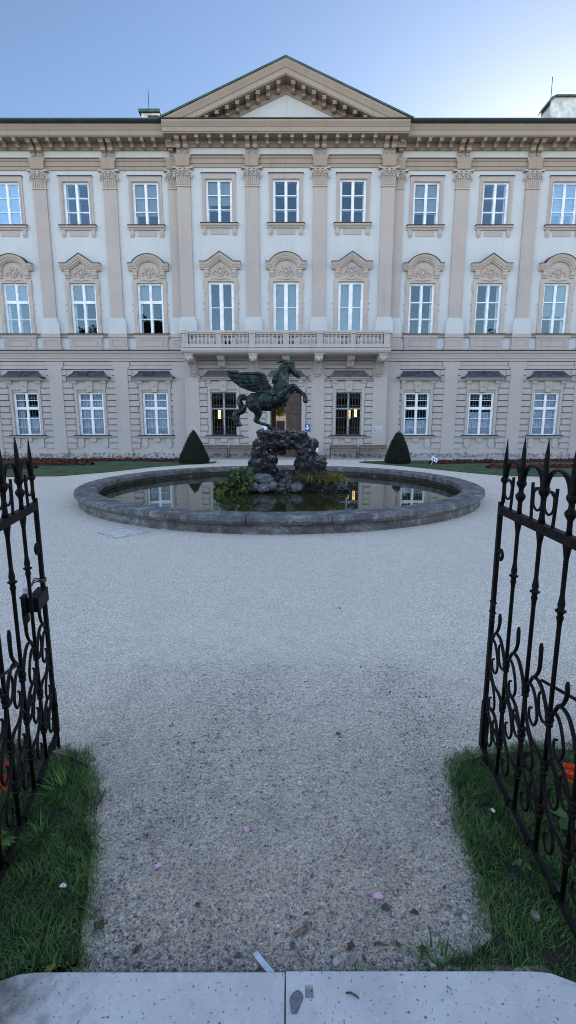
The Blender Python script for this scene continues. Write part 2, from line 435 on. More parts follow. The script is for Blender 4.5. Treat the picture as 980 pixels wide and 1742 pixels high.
M['autumn_leaf'] = leaf_mat('autumn_tree_leaves', [(.05,.10,.02),(.16,.17,.03),(.40,.17,.04)], 1.0, .6, .5)
M['bark'] = simple('tree_bark', (.07,.055,.045), .9, .3, 3, .6, .03, 14)
M['court_wall'] = simple('peach_court_wall', (.62,.46,.33), .9, .1, 1, .1)
# ================================================================== PALACE
PY = 32.1
palace = empty('palace', (-.12, PY, 0), label='long three storey palace with beige pilasters, central pediment and stone balcony', cat='palace')
RZ = .35                                   # the middle of the front stands this far forward
HALF = 32.0                                # half length of the building
CX3 = [-3.97, 0, 3.97]; OUT = [8.4, 12.54, 16.7]
WX = [-16.7,-12.54,-8.4] + CX3 + OUT
def yo(x): return -RZ if abs(x) < 6.35 else 0.

# ---- walls
def panel(mb, x0, x1, z0, z1, y, holes, depth=.34):
    xs = sorted({x0,x1} | {h[0] for h in holes} | {h[1] for h in holes}); zs = sorted({z0,z1} | {h[2] for h in holes} | {h[3] for h in holes})
    xs = [x for x in xs if x0 <= x <= x1]; zs = [z for z in zs if z0 <= z <= z1]
    for i in range(len(xs)-1):
        for j in range(len(zs)-1):
            cx, cz = (xs[i]+xs[i+1])/2, (zs[j]+zs[j+1])/2
            if any(h[0]<cx<h[1] and h[2]<cz<h[3] for h in holes): continue
            mb.quad((xs[i],y,zs[j]),(xs[i+1],y,zs[j]),(xs[i+1],y,zs[j+1]),(xs[i],y,zs[j+1]))
    for a,b,c,d in holes:
        y2 = y+depth
        mb.quad((a,y,c),(a,y,d),(a,y2,d),(a,y2,c)); mb.quad((b,y,c),(b,y2,c),(b,y2,d),(b,y,d))
        mb.quad((a,y,d),(b,y,d),(b,y2,d),(a,y2,d)); mb.quad((a,y,c),(a,y2,c),(b,y2,c),(b,y,c))
W2 = (.775, 13.95, 16.33); W1 = (.785, 7.68, 10.67); WC = (.775, 6.60, 10.67); W0 = (.82, 1.41, 4.13)
DOOR = (-1.0, .98, .02, 4.15)
def holes_for(xs, up):
    hs = []
    for x in xs:
        if up:
            hs.append((x-W2[0], x+W2[0], W2[1], W2[2]))
            w = WC if abs(x) < 6 else W1
            hs.append((x-w[0], x+w[0], w[1], w[2]))
        elif x == 0: hs.append(DOOR)
        else: hs.append((x-W0[0], x+W0[0], W0[1], W0[2]))
    return hs
up = MB(); low = MB()
for mb, z0, z1, u in ((up, 6.2, 19.0, True), (low, -.05, 6.2, False)):
    panel(mb, -HALF, -6.35, z0, z1, 0, holes_for([x for x in WX if x < -6], u))
    panel(mb, -6.35, 6.35, z0, z1, -RZ, holes_for(CX3, u))
    panel(mb, 6.35, HALF, z0, z1, 0, holes_for([x for x in WX if x > 6], u))
    for s in (-1,1): mb.quad((s*6.35,-RZ,z0),(s*6.35,0,z0),(s*6.35,0,z1),(s*6.35,-RZ,z1))
    for s in (-1,1): mb.quad((s*HALF,0,z0),(s*HALF,16,z0),(s*HALF,16,z1),(s*HALF,0,z1))
# rear wall, with the courtyard mouth of the passage
panel(up, -HALF, HALF, 6.2, 19.0, 16, [])
panel(low, -HALF, HALF, -.05, 6.2, 16, [(-1.06,1.06,-.05,3.75)], .02)
wall = up.build('wall', M['white_plaster'], palace)
gwall = low.build('ground_floor_wall', M['ground_plaster'], palace)
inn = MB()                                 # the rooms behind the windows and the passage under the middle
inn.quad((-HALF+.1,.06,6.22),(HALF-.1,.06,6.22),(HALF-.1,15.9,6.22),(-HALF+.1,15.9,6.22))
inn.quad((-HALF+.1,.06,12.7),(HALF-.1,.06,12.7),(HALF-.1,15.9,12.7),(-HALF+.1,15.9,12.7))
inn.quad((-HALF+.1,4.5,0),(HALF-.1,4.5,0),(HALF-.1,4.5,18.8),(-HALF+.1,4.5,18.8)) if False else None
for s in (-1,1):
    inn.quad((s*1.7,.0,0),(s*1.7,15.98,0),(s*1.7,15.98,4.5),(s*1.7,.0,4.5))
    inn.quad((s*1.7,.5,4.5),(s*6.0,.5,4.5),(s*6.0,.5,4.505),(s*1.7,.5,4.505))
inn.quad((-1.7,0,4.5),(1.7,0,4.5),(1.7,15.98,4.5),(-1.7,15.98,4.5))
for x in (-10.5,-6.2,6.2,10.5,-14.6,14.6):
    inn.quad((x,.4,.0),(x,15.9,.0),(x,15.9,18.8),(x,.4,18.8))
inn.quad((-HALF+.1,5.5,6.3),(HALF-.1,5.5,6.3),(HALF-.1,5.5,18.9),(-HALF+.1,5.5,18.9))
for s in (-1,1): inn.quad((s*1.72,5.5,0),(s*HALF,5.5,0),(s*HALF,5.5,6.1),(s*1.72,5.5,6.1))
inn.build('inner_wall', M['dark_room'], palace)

# ---- ground floor: coursed blocks either side of each window, between smooth piers
PIER = [-18.83,-14.66,-10.48,-6.42,-2.0,2.0,6.42,10.48,14.66,18.83]
for i,x in enumerate(WX):
    xl, xr = PIER[i]+.42, PIER[i+1]-.42
    if i == 3: xl = -5.5
    if i == 5: xr = 5.5
    y = yo(x); mb = MB(); jt = MB()
    half = 1.3 if x == 0 else 1.02
    z = .58; k = 0
    while z < 5.75:
        h = min(.33, 5.78-z); inset = .0 if k % 2 else .09
        if z > 4.75:
            if z > 5.3: mb.box(xl, xr, y-.06, y, z, z+h)
            else:
                mb.box(xl, x-1.45, y-.06, y, z, z+h); mb.box(x+1.45, xr, y-.06, y, z, z+h)
        else:
            mb.box(xl, x-half-inset, y-.06, y, z, z+h); mb.box(x+half+inset, xr, y-.06, y, z, z+h)
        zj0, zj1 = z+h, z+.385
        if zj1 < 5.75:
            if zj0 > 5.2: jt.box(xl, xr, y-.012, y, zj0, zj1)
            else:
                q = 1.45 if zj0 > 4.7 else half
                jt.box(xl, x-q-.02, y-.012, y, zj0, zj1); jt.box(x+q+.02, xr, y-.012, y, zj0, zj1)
        z += .385; k += 1
    # top panel of the bay
    mb.box(xl+.17, xr-.17, y-.05, y, 5.83, 6.02)
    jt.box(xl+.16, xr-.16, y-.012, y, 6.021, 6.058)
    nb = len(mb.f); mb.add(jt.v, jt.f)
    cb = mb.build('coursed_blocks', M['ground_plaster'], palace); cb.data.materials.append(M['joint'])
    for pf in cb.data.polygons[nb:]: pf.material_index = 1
    if x != 0:
        sm = MB(); # flat window surround
        for s in (-1,1):
            sm.box(x+.83 if s>0 else x-.99, x+.99 if s>0 else x-.83, y-.07, y, 1.44, 4.3)
        sm.box(x-.99, x+.99, y-.072, y, 4.30, 4.82)
        sm.build('window_surround', M['ground_plaster'], palace)
pier_w = MB()
pr = [(-.42,.5),(.42,.5),(.42,5.55),(.46,5.66),(.56,5.74),(.58,6.02),(-.58,6.02),(-.56,5.74),(-.46,5.66),(-.42,5.55)]
pier_w.prism_y(pr, -.10, .0); pier_me = pier_w.mesh('pier', M['ground_plaster'])
pb = MB(); pb.prism_y([(-.48,.0),(.48,.0),(.48,.47),(.45,.5),(-.45,.5),(-.48,.47)], -.15, 0); pb_me = pb.mesh('pier_foot', M['ground_plaster'])
wide = MB(); wide.prism_y([(-.44,.5),(.44,.5),(.44,6.0),(-.44,6.0)], -.10, 0); wide_me = wide.mesh('pier_wide', M['ground_plaster'])
for x in PIER:
    if abs(abs(x)-6.42) < .01:
        s = 1 if x > 0 else -1
        p = link('pier', wide_me, palace, (s*5.93, -RZ, 0)); link('foot', pb_me, p, (0,0,0))
        p = link('pier', wide_me, palace, (s*6.80, 0, 0)); link('foot', pb_me, p, (0,0,0))
    else:
        p = link('pier', pier_me, palace, (x, yo(x), 0)); link('foot', pb_me, p)
# foot of the wall between piers
mb = MB()
for a,b,y in ((-HALF,-6.36,0),(6.36,HALF,0)): mb.box(a,b,y-.05,y,0,.46)
mb.box(-6.36,DOOR[0]-.25,-RZ-.05,-RZ,0,.46); mb.box(DOOR[1]+.25,6.36,-RZ-.05,-RZ,0,.46)
mb.build('wall_foot', M['ground_plaster'], palace)

# ---- mouldings that run the whole length
def run_x(prof, name, mat, ext=0., parent=None):
    """profile of (outward, z) run along the wings and round the projecting middle"""
    mb = MB()
    pr = [(-o,z) for o,z in prof]
    mb.prism_x(pr, -HALF, -6.35-ext); mb.prism_x(pr, 6.35+ext, HALF)
    mb.prism_x([(y-RZ,z) for y,z in pr], -6.35-ext, 6.35+ext)
    return mb.build(name, mat, parent or palace)
run_x([(0,6.06),(.10,6.06),(.10,6.20),(.14,6.22),(.14,6.36),(.18,6.38),(.18,6.47),(.24,6.52),(.27,6.60),(.27,6.66),(.05,6.72),(0,6.72)], 'string_course', M['beige'], .05)
run_x([(0,7.50),(.10,7.50),(.12,7.56),(.18,7.60),(.19,7.66),(.03,7.69),(0,7.69)], 'sill_course', M['beige'], .03)
lead = run_x([(.25,6.655),(.295,6.645),(.295,6.695),(.05,6.76),(.03,6.73)], 'course_flashing', M['lead'], .055)
run_x([(.17,7.652),(.215,7.645),(.215,7.69),(.03,7.73),(.02,7.70)], 'course_flashing', M['lead'], .035)
# architrave with two fasciae, frieze bed, cornice
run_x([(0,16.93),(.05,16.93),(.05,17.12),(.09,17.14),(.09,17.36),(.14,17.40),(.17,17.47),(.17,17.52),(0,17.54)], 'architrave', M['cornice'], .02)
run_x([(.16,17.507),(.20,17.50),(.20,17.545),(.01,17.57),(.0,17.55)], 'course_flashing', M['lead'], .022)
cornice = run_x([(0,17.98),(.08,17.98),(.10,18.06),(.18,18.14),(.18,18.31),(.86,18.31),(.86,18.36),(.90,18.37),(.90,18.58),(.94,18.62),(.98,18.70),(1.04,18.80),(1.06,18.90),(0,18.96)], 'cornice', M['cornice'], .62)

# ---- pediment
ped = MB()
TI = .425; YF = -RZ
def zt(x, z0): return z0 - TI*abs(x)
ped.prism_y([(-4.6,18.96),(4.6,18.96),(0,18.96+TI*4.75)], YF-.02, YF+.3)
tymp = ped.build('pediment', M['white_plaster'], palace)
rk = MB()
path = [(-7.05,18.93),(0,18.93+TI*7.05),(7.05,18.93)]   # top edge
c_ = math.cos(math.atan(TI))
rk.sweep_xz([(x,z-.74) for x,z in path], [(0,YF),(0,YF-.86),(.05*c_,YF-.86),(.05*c_,YF-.90),(.30*c_,YF-.90),(.35*c_,YF-.95),(.45*c_,YF-.98),(.60*c_,YF-1.04),(.70*c_,YF-1.06),(.70*c_,YF)])
rk.sweep_xz([(x,z-1.22) for x,z in path], [(0,YF),(0,YF-.07),(.22,YF-.09),(.28,YF-.16),(.425,YF-.18),(.425,YF)])
raking = rk.build('raking_cornice', M['cornice'], tymp)
# cut what would hang below the horizontal cornice
def clip_below(o, z):
    bm = bmesh.new(); bm.from_mesh(o.data)
    bmesh.ops.bisect_plane(bm, geom=bm.verts[:]+bm.edges[:]+bm.faces[:], plane_co=(0,0,z), plane_no=(0,0,-1), clear_outer=True)
    bm.to_mesh(o.data); bm.free()
clip_below(raking, 18.93)
rf = MB()
rf.sweep_xz([(x*1.012,z-.035) for x,z in path], [(0,YF+.4),(0,YF-1.10),(.07,YF-1.12),(.10,YF-1.08),(.10,YF+.4)])
rf.build('copper_edge', M['copper'], tymp)
hm = MB()
hm.prism_x([(YF-1.09,18.93),(YF-1.09,18.965),(YF,19.0),(YF,18.97)], -6.95, 6.95); hm.build('ledge_flashing', M['lead'], tymp)

def bracket(depth, h, w):
    """scrolled cornice bracket hanging from the soffit, top at z=0, back at y=0"""
    mb = MB(); w2 = w/2
    pr = [(0,0),(-depth,0),(-depth,-h*.28),(-depth*.90,-h*.46),(-depth*.66,-h*.52),(-depth*.45,-h*.62),(-depth*.36,-h*.9),(-depth*.2,-h),(0,-h)]
    mb.prism_x(pr, -w2, w2)
    mb.prism_x([(0,.0),(-depth-.03,.0),(-depth-.03,-h*.13),(0,-h*.13)], -w2-.03, w2+.03)
    mb.box(-w2-.015, w2+.015, -depth*.97, -depth*.80, -h*.46, -h*.30)
    return mb.mesh('bracket', M['cornice'])
br = bracket(.60, .32, .175)
con = MB()     # tall paired consoles over the pilasters: bracket on top, fluted tail below
con.prism_x([(0,0),(-.66,0),(-.66,-.10),(-.60,-.16),(-.40,-.19),(-.30,-.26),(-.28,-.42),(-.24,-.46),(-.14,-.48),(-.11,-.80),(0,-.80)], -.125, .125)
con.box(-.15,.15,-.70,0,-.05,0); con.box(-.14,.14,-.31,-.27,-.42,-.30)
for dx in (-.07,0,.07): con.box(dx-.018,dx+.018,-.145,-.10,-.78,-.47)
con_me = con.mesh('console', M['cornice'])
PIL = [(x, yo(x)) for x in (-14.66,-10.48,-6.02,-2.0,2.0,6.02,10.48,14.66)] + [(-18.83,0),(18.83,0)]
PIL = [(x, -RZ if abs(x)<6.3 else 0) for x,_ in PIL]
BACK = [(-6.62,0),(6.62,0)]
for x,y in PIL:
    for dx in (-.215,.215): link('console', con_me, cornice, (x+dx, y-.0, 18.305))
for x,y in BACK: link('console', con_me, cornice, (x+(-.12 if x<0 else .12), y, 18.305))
stops = [-18.83,-14.66,-10.48,-6.75,None,-6.02,-2.0,2.0,6.02,None,6.75,10.48,14.66,18.83]
for a,b in zip(stops[:-1], stops[1:]):
    if a is None or b is None: continue
    n = 4
    lo, hi = a+.215, b-.215
    for k in range(1,n+1):
        x = lo+(hi-lo)*k/(n+1); link('modillion', br, cornice, (x, yo(x)-.17, 18.305))
# raking brackets stand upright under the sloping soffit
br2 = bracket(.58, .34, .20)
for s in (-1,1):
    for k in range(10):
        x = s*(.42+k*.58); link('modillion', br2, tymp, (x, YF-.17, 18.93+TI*7.05-.74-TI*abs(x)-.03))

# ---- pilasters
SH = MB(); SH.prism_y([(-.39,8.62),(.39,8.62),(.385,15.88),(-.385,15.88)], -.12, .0); sh_me = SH.mesh('pilaster', M['beige'])
CB = MB()
CB.prism_y([(-.55,7.69),(.55,7.69),(.55,8.30),(.52,8.33),(-.52,8.33),(-.55,8.30)], -.20, 0)
CB.prism_y([(-.53,8.331),(.53,8.331),(.53,8.40),(.46,8.45),(.47,8.52),(.44,8.57),(.41,8.62),(-.41,8.62),(-.44,8.57),(-.47,8.52),(-.46,8.45),(-.53,8.40)], -.18, 0)
cb_me = CB.mesh('pilaster_base', M['white_plaster'])
PD = MB()   # pedestal in the sill zone
PD.box(-.56,.56,-.22,0,6.73,7.50); PD.box(-.60,.60,-.27,0,7.46,7.68); PD.box(-.62,.62,-.285,0,6.725,6.85)
for a,b,c,d in ((-.42,.42,6.95,6.99),(-.42,.42,7.30,7.34),(-.42,-.38,6.99,7.30),(.38,.42,6.99,7.30)): PD.box(a,b,-.245,-.215,c,d)
pd_me = PD.mesh('pedestal', M['beige'])
CP = MB()
CP.prism_y([(-.395,15.881),(.395,15.881),(.40,16.05),(.42,16.35),(.47,16.62),(-.47,16.62),(-.42,16.35),(-.40,16.05)], -.15, 0)
CP.box(-.42,.42,-.17,0,15.88,15.95)
for k in range(7):
    x = -.33+.11*k
    CP.tube([(x,-.165,15.98),(x*1.05,-.18,16.25),(x*1.12,-.20,16.42)], [.03,.032,.022], 6)
for k in range(8): CP.ball((-.36+.103*k,-.20,16.46), .036, 6, 4)
for s in (-1,1):     # corner volutes
    pts = []; rad = []
    for t in range(26):
        a = -math.pi*.5 - t*.40; q = .17*(1-t/30)
        pts.append((s*(.36+q*math.cos(a)*1.0), -.21-.0015*t, 16.62+q*math.sin(a)*1.05)); rad.append(.036*(1-t/45))
    CP.tube(pts, rad, 6); CP.ball((s*.36,-.25,16.62), .045, 8, 5)
    CP.tube([(s*.36,-.22,16.80),(s*.20,-.24,16.73),(s*.06,-.25,16.70)], [.05,.045,.03], 6)
    CP.tube([(s*.47,-.14,16.55),(s*.53,-.20,16.42),(s*.50,-.22,16.34)], [.06,.06,.03], 6)
CP.ball((0,-.26,16.72), (.09,.05,.09), 8, 6)
CP.tube([(0,-.23,16.70),(0,-.25,16.52)], [.03,.05], 6)
CP.prism_z([(-.60,-.27),(-.40,-.20),(0,-.17),(.40,-.20),(.60,-.27),(.62,0),(-.62,0)], 16.83, 16.92)
cp_me = CP.mesh('capital', M['ornament'])
EB = MB(); EB.prism_y([(-.40,16.93),(.40,16.93),(.40,17.30),(.46,17.38),(.50,17.50),(.50,17.535),(-.50,17.535),(-.50,17.50),(-.46,17.38),(-.40,17.30)], -.26, 0)
eb_me = EB.mesh('entablature_block', M['cornice'])
for i,(x,y) in enumerate(PIL+BACK):
    p = link('pilaster', sh_me, palace, (x,y,0))
    link('capital', cp_me, p); link('base', cb_me, p); link('entablature_block', eb_me, p)
    if abs(x) > 6.3 or abs(x) < 6.3 and False: link('pedestal', pd_me, p)

# ---- windows -------------------------------------------------------------
def frame_mesh(hw, z0, z1, cols, rows, mat, stile=.09, bar=.045, mull=.10, thick=None, name='window'):
    """cols mullions; rows = fractions from the top, thick = index of a heavy transom"""
    mb = MB(); d0, d1 = .10, .17
    mb.box(-hw, -hw+stile, d0, d1, z0, z1); mb.box(hw-stile, hw, d0, d1, z0, z1)
    mb.box(-hw+stile, hw-stile, d0, d1, z0, z0+stile); mb.box(-hw+stile, hw-stile, d0, d1, z1-stile, z1)
    mb.box(-mull/2, mull/2, d0-.012, d1+.004, z0+.03, z1-.03)
    H = z1-z0
    for k,fr in enumerate(rows):
        z = z1-H*fr; w = (.17 if thick == k else bar)/2
        mb.box(-hw+stile-.01, hw-stile+.01, d0+(.0 if thick == k else .012)-.005, d1-.003, z-w, z+w)
    # inner sash edges
    for a,b in ((-hw+stile, -mull/2), (mull/2, hw-stile)):
        mb.box(a, a+.035, d0+.02, d1-.006, z0+stile, z1-stile); mb.box(b-.035, b, d0+.02, d1-.006, z0+stile, z1-stile)
    return mb.mesh(name, mat)
def pane_mesh(hw, z0, z1):
    mb = MB(); mb.box(-hw+.05, hw-.05, .137, .143, z0+.05, z1-.05); return mb.mesh('pane', M['glass'])
def blind_mesh(hw, z0, z1):
    mb = MB(); n = 26
    for s in (-1,1):
        for k in range(n):
            a = z0+(z1-z0)*k/n; b = z0+(z1-z0)*(k+1)/n
            xl, xr = (s*.04, s*(hw-.07)); 
            mb.quad((min(xl,xr),.235+.006*(k%2),a),(max(xl,xr),.235+.006*(k%2),a),(max(xl,xr),.235+.006*((k+1)%2),b),(min(xl,xr),.235+.006*((k+1)%2),b))
    mb.box(-hw+.06,hw-.06,.22,.26,z0-.03,z0)
    return mb.mesh('blind', M['blind'])
def curtain_mesh(x0, x1, z0, z1, y=.30, amp=.03, folds=7):
    mb = MB(); n = folds*6; vs = []; fs = []
    for k in range(n+1):
        t = k/n; x = x0+(x1-x0)*t; yy = y+amp*math.sin(t*folds*2*math.pi)+.01*math.sin(t*37)
        vs += [(x,yy,z0),(x,yy+.01*math.sin(t*20),z1)]
    for k in range(n): fs.append((2*k,2*k+2,2*k+3,2*k+1))
    mb.add(vs,fs); return mb.mesh('curtain', M['curtain'], smooth=True)

f2 = frame_mesh(*W2[:1], W2[1], W2[2], 1, (.35,.675), M['frame'])
f1 = frame_mesh(W1[0], W1[1], W1[2], 1, (.36,.69), M['frame'], thick=0)
f1b = frame_mesh(W1[0], W1[1], W1[2], 1, (.36,.69), M['frame'], bar=.06)
fc = frame_mesh(WC[0], WC[1], WC[2], 1, (.36,.70), M['frame'], stile=.12, mull=.17)
f0 = frame_mesh(W0[0], W0[1], W0[2], 1, (.18,.36,.60,.80), M['frame'], bar=.035, stile=.10, thick=1)
fg = MB(); fg.box(-.05,.05,.13,.2,W0[1],W0[2]); fg.box(-.82,.82,.135,.19,W0[1]+1.66,W0[1]+1.76)
for a,b,c,d in ((-.82,-.76,W0[1],W0[2]),(.76,.82,W0[1],W0[2]),(-.76,.76,W0[1],W0[1]+.06),(-.76,.76,W0[2]-.06,W0[2])): fg.box(a,b,.14,.19,c,d)
fg = fg.mesh('window', M['gray_frame'])
p2 = pane_mesh(*W2); p1 = pane_mesh(*W1); pc = pane_mesh(*WC); p0 = pane_mesh(*W0)
# inner casements, a hand's breadth behind the outer ones
def inner(me, hw):
    return me
# second-floor surround, sill, apron
S2 = MB()
for s in (-1,1): S2.box(*( (.78,.99) if s>0 else (-.99,-.78)), -.06, .02, 13.93, 16.35)
S2.box(-.99,.99,-.062,.02,16.335,16.58); S2.box(-1.02,1.02,-.10,0,16.582,16.61); 
for s in (-1,1): S2.box(*((.82,.86) if s>0 else (-.86,-.82)), -.08, -.055, 13.95, 16.37)
s2_me = S2.mesh('surround', M['beige'])
L2 = MB()
L2.prism_x([(0,13.68),(-.10,13.68),(-.13,13.76),(-.20,13.80),(-.20,13.90),(0,13.93)], -1.10, 1.10)
for s in (-1,1): L2.prism_x([(0,13.30),(-.06,13.30),(-.06,13.36),(-.09,13.40),(-.09,13.68),(0,13.68)], s*.90-.11, s*.90+.11)
L2.box(-.55,.55,-.03,0,13.33,13.62)
l2_me = L2.mesh('sill', M['beige'])
K2 = MB(); K2.prism_x([(.1,13.935),(-.23,13.89),(-.23,13.94),(.1,13.985)], -1.13, 1.13); K2.box(-1.04,1.04,-.12,.0,16.612,16.655); k2_me = K2.mesh('sill_flashing', M['lead'])
lint = {}
# first-floor surround
def surround1(z0):
    mb = MB()
    for s in (-1,1):
        mb.box(*((.79,1.03) if s>0 else (-1.03,-.79)), -.07, .02, z0, 10.70)
        mb.box(*((1.03,1.09) if s>0 else (-1.09,-1.03)), -.05, .0, 10.25, 10.72); 
        mb.box(*((.85,.97) if s>0 else (-.97,-.85)), -.095, -.065, 8.3, 8.9); mb.box(*((.84,.98) if s>0 else (-.98,-.84)), -.09, -.065, 10.0, 10.5)
        for zz in (9.1,9.45): mb.ball((s*1.10,-.03,zz), .035, 6, 4)
    mb.box(-1.03,1.03,-.072,.02,10.685,10.92)
    mb.tube([(-.6,-.08,10.8),(-.3,-.09,10.86),(0,-.10,10.80),(.3,-.09,10.86),(.6,-.08,10.8)], [.02,.03,.045,.03,.02], 6)
    return mb.mesh('surround', M['ornament'])
s1_me = surround1(7.70); s1c_me = surround1(6.62)
def hood(arch):
    mb = MB()
    if arch:
        inner_ = [(-1.22,11.38),(-.70,11.38)] + [(.70*math.cos(a), 11.38+.52*math.sin(a)) for a in [math.pi*(1-k/16) for k in range(2,15)]] + [(.70,11.38),(1.22,11.38)]
    else:
        inner_ = [(-1.22,11.38),(-.72,11.38),(0,11.86),(.72,11.38),(1.22,11.38)]
    mb.sweep_xz(inner_, [(0,0),(0,-.16),(.07,-.18),(.08,-.24),(.16,-.26),(.18,-.30),(.30,-.36),(.34,-.36),(.38,-.33),(.38,0)])
    top = [(x,z) for x,z in inner_]
    mb.prism_y([(-1.0,10.90)]+[(-1.0,11.40)]+[(x,z+.06) for x,z in inner_[1:-1]]+[(1.0,11.40),(1.0,10.90)], -.05, 0)
    for s in (-1,1):
        mb.prism_x([(0,10.94),(-.12,10.94),(-.12,11.0),(-.15,11.03),(-.15,11.12),(-.20,11.17),(-.22,11.38),(0,11.38)], s*.84-.13, s*.84+.13)
        mb.box(s*.84-.16, s*.84+.16, -.24, 0, 11.32, 11.385); mb.box(s*.84-.15,s*.84+.15,-.19,0,11.10,11.15)
    return mb.mesh('hood', M['ornament'])
def hood_carving():
    mb = MB()
    mb.tube([(.19*math.cos(a),-.09,11.24+.22*math.sin(a)) for a in [k*math.pi/8 for k in range(17)]], .028, 6)
    mb.ball((0,-.08,11.24), (.10,.06,.12), 8, 6)
    for s in (-1,1):
        mb.tube([(s*.18,-.08,11.18),(s*.30,-.09,11.28),(s*.42,-.09,11.22),(s*.47,-.09,11.10),(s*.40,-.09,11.04),(s*.35,-.09,11.10)], [.03,.03,.028,.026,.022,.014], 6)
        mb.tube([(s*.14,-.08,11.42),(s*.24,-.08,11.50),(s*.18,-.08,11.56)], [.03,.025,.012], 6)
        mb.tube([(s*.30,-.08,11.30),(s*.36,-.08,11.40)], [.025,.008], 6)
        mb.tube([(s*.05,-.08,11.02),(s*.14,-.08,10.98)], [.03,.015], 6)
    mb.tube([(0,-.08,11.48),(0,-.09,11.60)], [.05,.015], 6); mb.ball((0,-.08,11.0), .05, 6, 5)
    return mb.mesh('carving', M['ornament'])
def hood_flashing(arch):
    mb = MB()
    if arch: pth = [(-1.24,11.38),(-.70,11.38)] + [(.70*math.cos(a), 11.38+.52*math.sin(a)) for a in [math.pi*(1-k/16) for k in range(2,15)]] + [(.70,11.38),(1.24,11.38)]
    else: pth = [(-1.24,11.38),(-.72,11.38),(0,11.86),(.72,11.38),(1.24,11.38)]
    mb.sweep_xz(pth, [(.345,-.30),(.345,-.39),(.385,-.39),(.42,-.02),(.395,-.02),(.385,-.33)])
    return mb.mesh('hood_flashing', M['lead'])
hood_a, hood_g, carve = hood(True), hood(False), hood_carving()
hf_a, hf_g = hood_flashing(True), hood_flashing(False)
A1 = MB()   # apron in the sill zone
A1.box(-1.02,1.02,-.10,0,6.73,7.52); A1.box(-1.10,1.10,-.16,0,7.46,7.66)
for a,b,c,d in ((-.72,.72,6.95,6.99),(-.72,.72,7.30,7.34),(-.72,-.68,6.99,7.30),(.68,.72,6.99,7.30),(-.96,-.84,6.9,7.38),(.84,.96,6.9,7.38)): A1.box(a,b,-.125,-.095,c,d)
a1_me = A1.mesh('apron', M['beige'])
K1 = MB(); K1.prism_x([(.1,7.70),(-.225,7.66),(-.225,7.71),(.1,7.75)], -1.13, 1.13); k1_me = K1.mesh('sill_flashing', M['lead'])
# ground-floor hood roof, keystone, sill
H0 = MB()
H0.prism_x([(0,4.86),(-.28,4.86),(-.32,4.92),(-.42,4.97),(-.44,5.05),(0,5.05)], -1.24, 1.24)
for s in (-1,1): H0.prism_x([(0,4.5),(-.08,4.5),(-.10,4.62),(-.18,4.72),(-.22,4.86),(0,4.86)], s*.92-.15, s*.92+.15)
H0.prism_y([(-.15,4.16),(.15,4.16),(.26,4.86),(-.26,4.86)], -.16, 0)
H0.tube([(.075*math.cos(a),-.165,4.52+.085*math.sin(a)) for a in [k*math.pi/6 for k in range(13)]], .018, 6); H0.ball((0,-.16,4.52), .04, 6, 5)
for s in (-1,1): H0.box(s*.55-.2, s*.55+.2, -.09, -.06, 4.30, 4.40)
h0_me = H0.mesh('hood', M['ground_plaster'])
HR = MB()
pts = [(-1.36,5.04,-.50),(-1.18,5.14,-.40),(-1.02,5.30,-.18),(-.96,5.47,0.0)]
for (xa,za,ya),(xb,zb,yb) in zip(pts[:-1],pts[1:]):
    HR.quad((xa,ya,za),(-xa,ya,za),(-xb,yb,zb),(xb,yb,zb))
    HR.quad((xa,ya,za),(xb,yb,zb),(xb,.0,zb),(xa,.0,za)); HR.quad((-xa,ya,za),(-xa,0,za),(-xb,0,zb),(-xb,yb,zb))
HR.box(-1.38,1.38,-.52,0,5.052,5.078)
for sx in (-.02,): HR.tube([(sx-.02,-.505,5.08),(sx,-.41,5.17),(sx,-.2,5.32),(sx,-.02,5.48)], .02, 5)
hr_me = HR.mesh('hood_roof', M['slate'])
hr2_me = hr_me.copy(); hr2_me.materials.clear(); hr2_me.materials.append(simple('grey_sheet', (.13,.135,.14), .5, .2, 3, .1))
L0m = MB()
L0m.prism_x([(0,1.24),(-.12,1.24),(-.16,1.29),(-.19,1.34),(-.19,1.38),(.1,1.41),(.1,1.24)], -1.16, 1.16)
for s in (-1,1):
    pr = [(s*.78-.18,1.238),(s*.78-.18,.80)] + [(s*.78+.18*math.cos(a), .80+.18*math.sin(a)) for a in [math.pi+k*math.pi/8 for k in range(1,8)]] + [(s*.78+.18,.80),(s*.78+.18,1.238)]
    L0m.prism_y(pr, -.085, 0)
L0m.prism_y([(-.16,1.0),(.16,1.0),(.22,1.238),(-.22,1.238)], -.10, 0)
l0_me = L0m.mesh('sill', M['ground_plaster'])
K0 = MB(); K0.prism_x([(.1,1.415),(-.22,1.375),(-.22,1.425),(.1,1.46)], -1.19, 1.19); k0_me = K0.mesh('sill_flashing', M['lead'])
# inside grille of the ground-floor windows (pale) and outside grille of the two dark ones
def grille(mat, y, r, nx):
    mb = MB()
    for k in range(1,nx):
        x = -.80+1.6*k/nx; mb.tube([(x,y,W0[1]),(x,y,W0[2])], r, 5)
    for fr in (.13,.30,.58,.80,.97): z = W0[2]-(W0[2]-W0[1])*fr; mb.box(-.81,.81,y-.008,y+.008,z-.014,z+.014)
    for k in range(nx):
        x = -.80+1.6*(k+.5)/nx
        for fr in (.06,.88): 
            z = W0[2]-(W0[2]-W0[1])*fr; mb.tube([(x-.06,y,z-.16),(x,y,z+.02),(x+.06,y,z-.16)], r*.7, 4)
    return mb.mesh('grille', mat)
gl_me = grille(M['grille_light'], .205, .015, 9); gd_me = grille(M['grille'], .07, .014, 9)
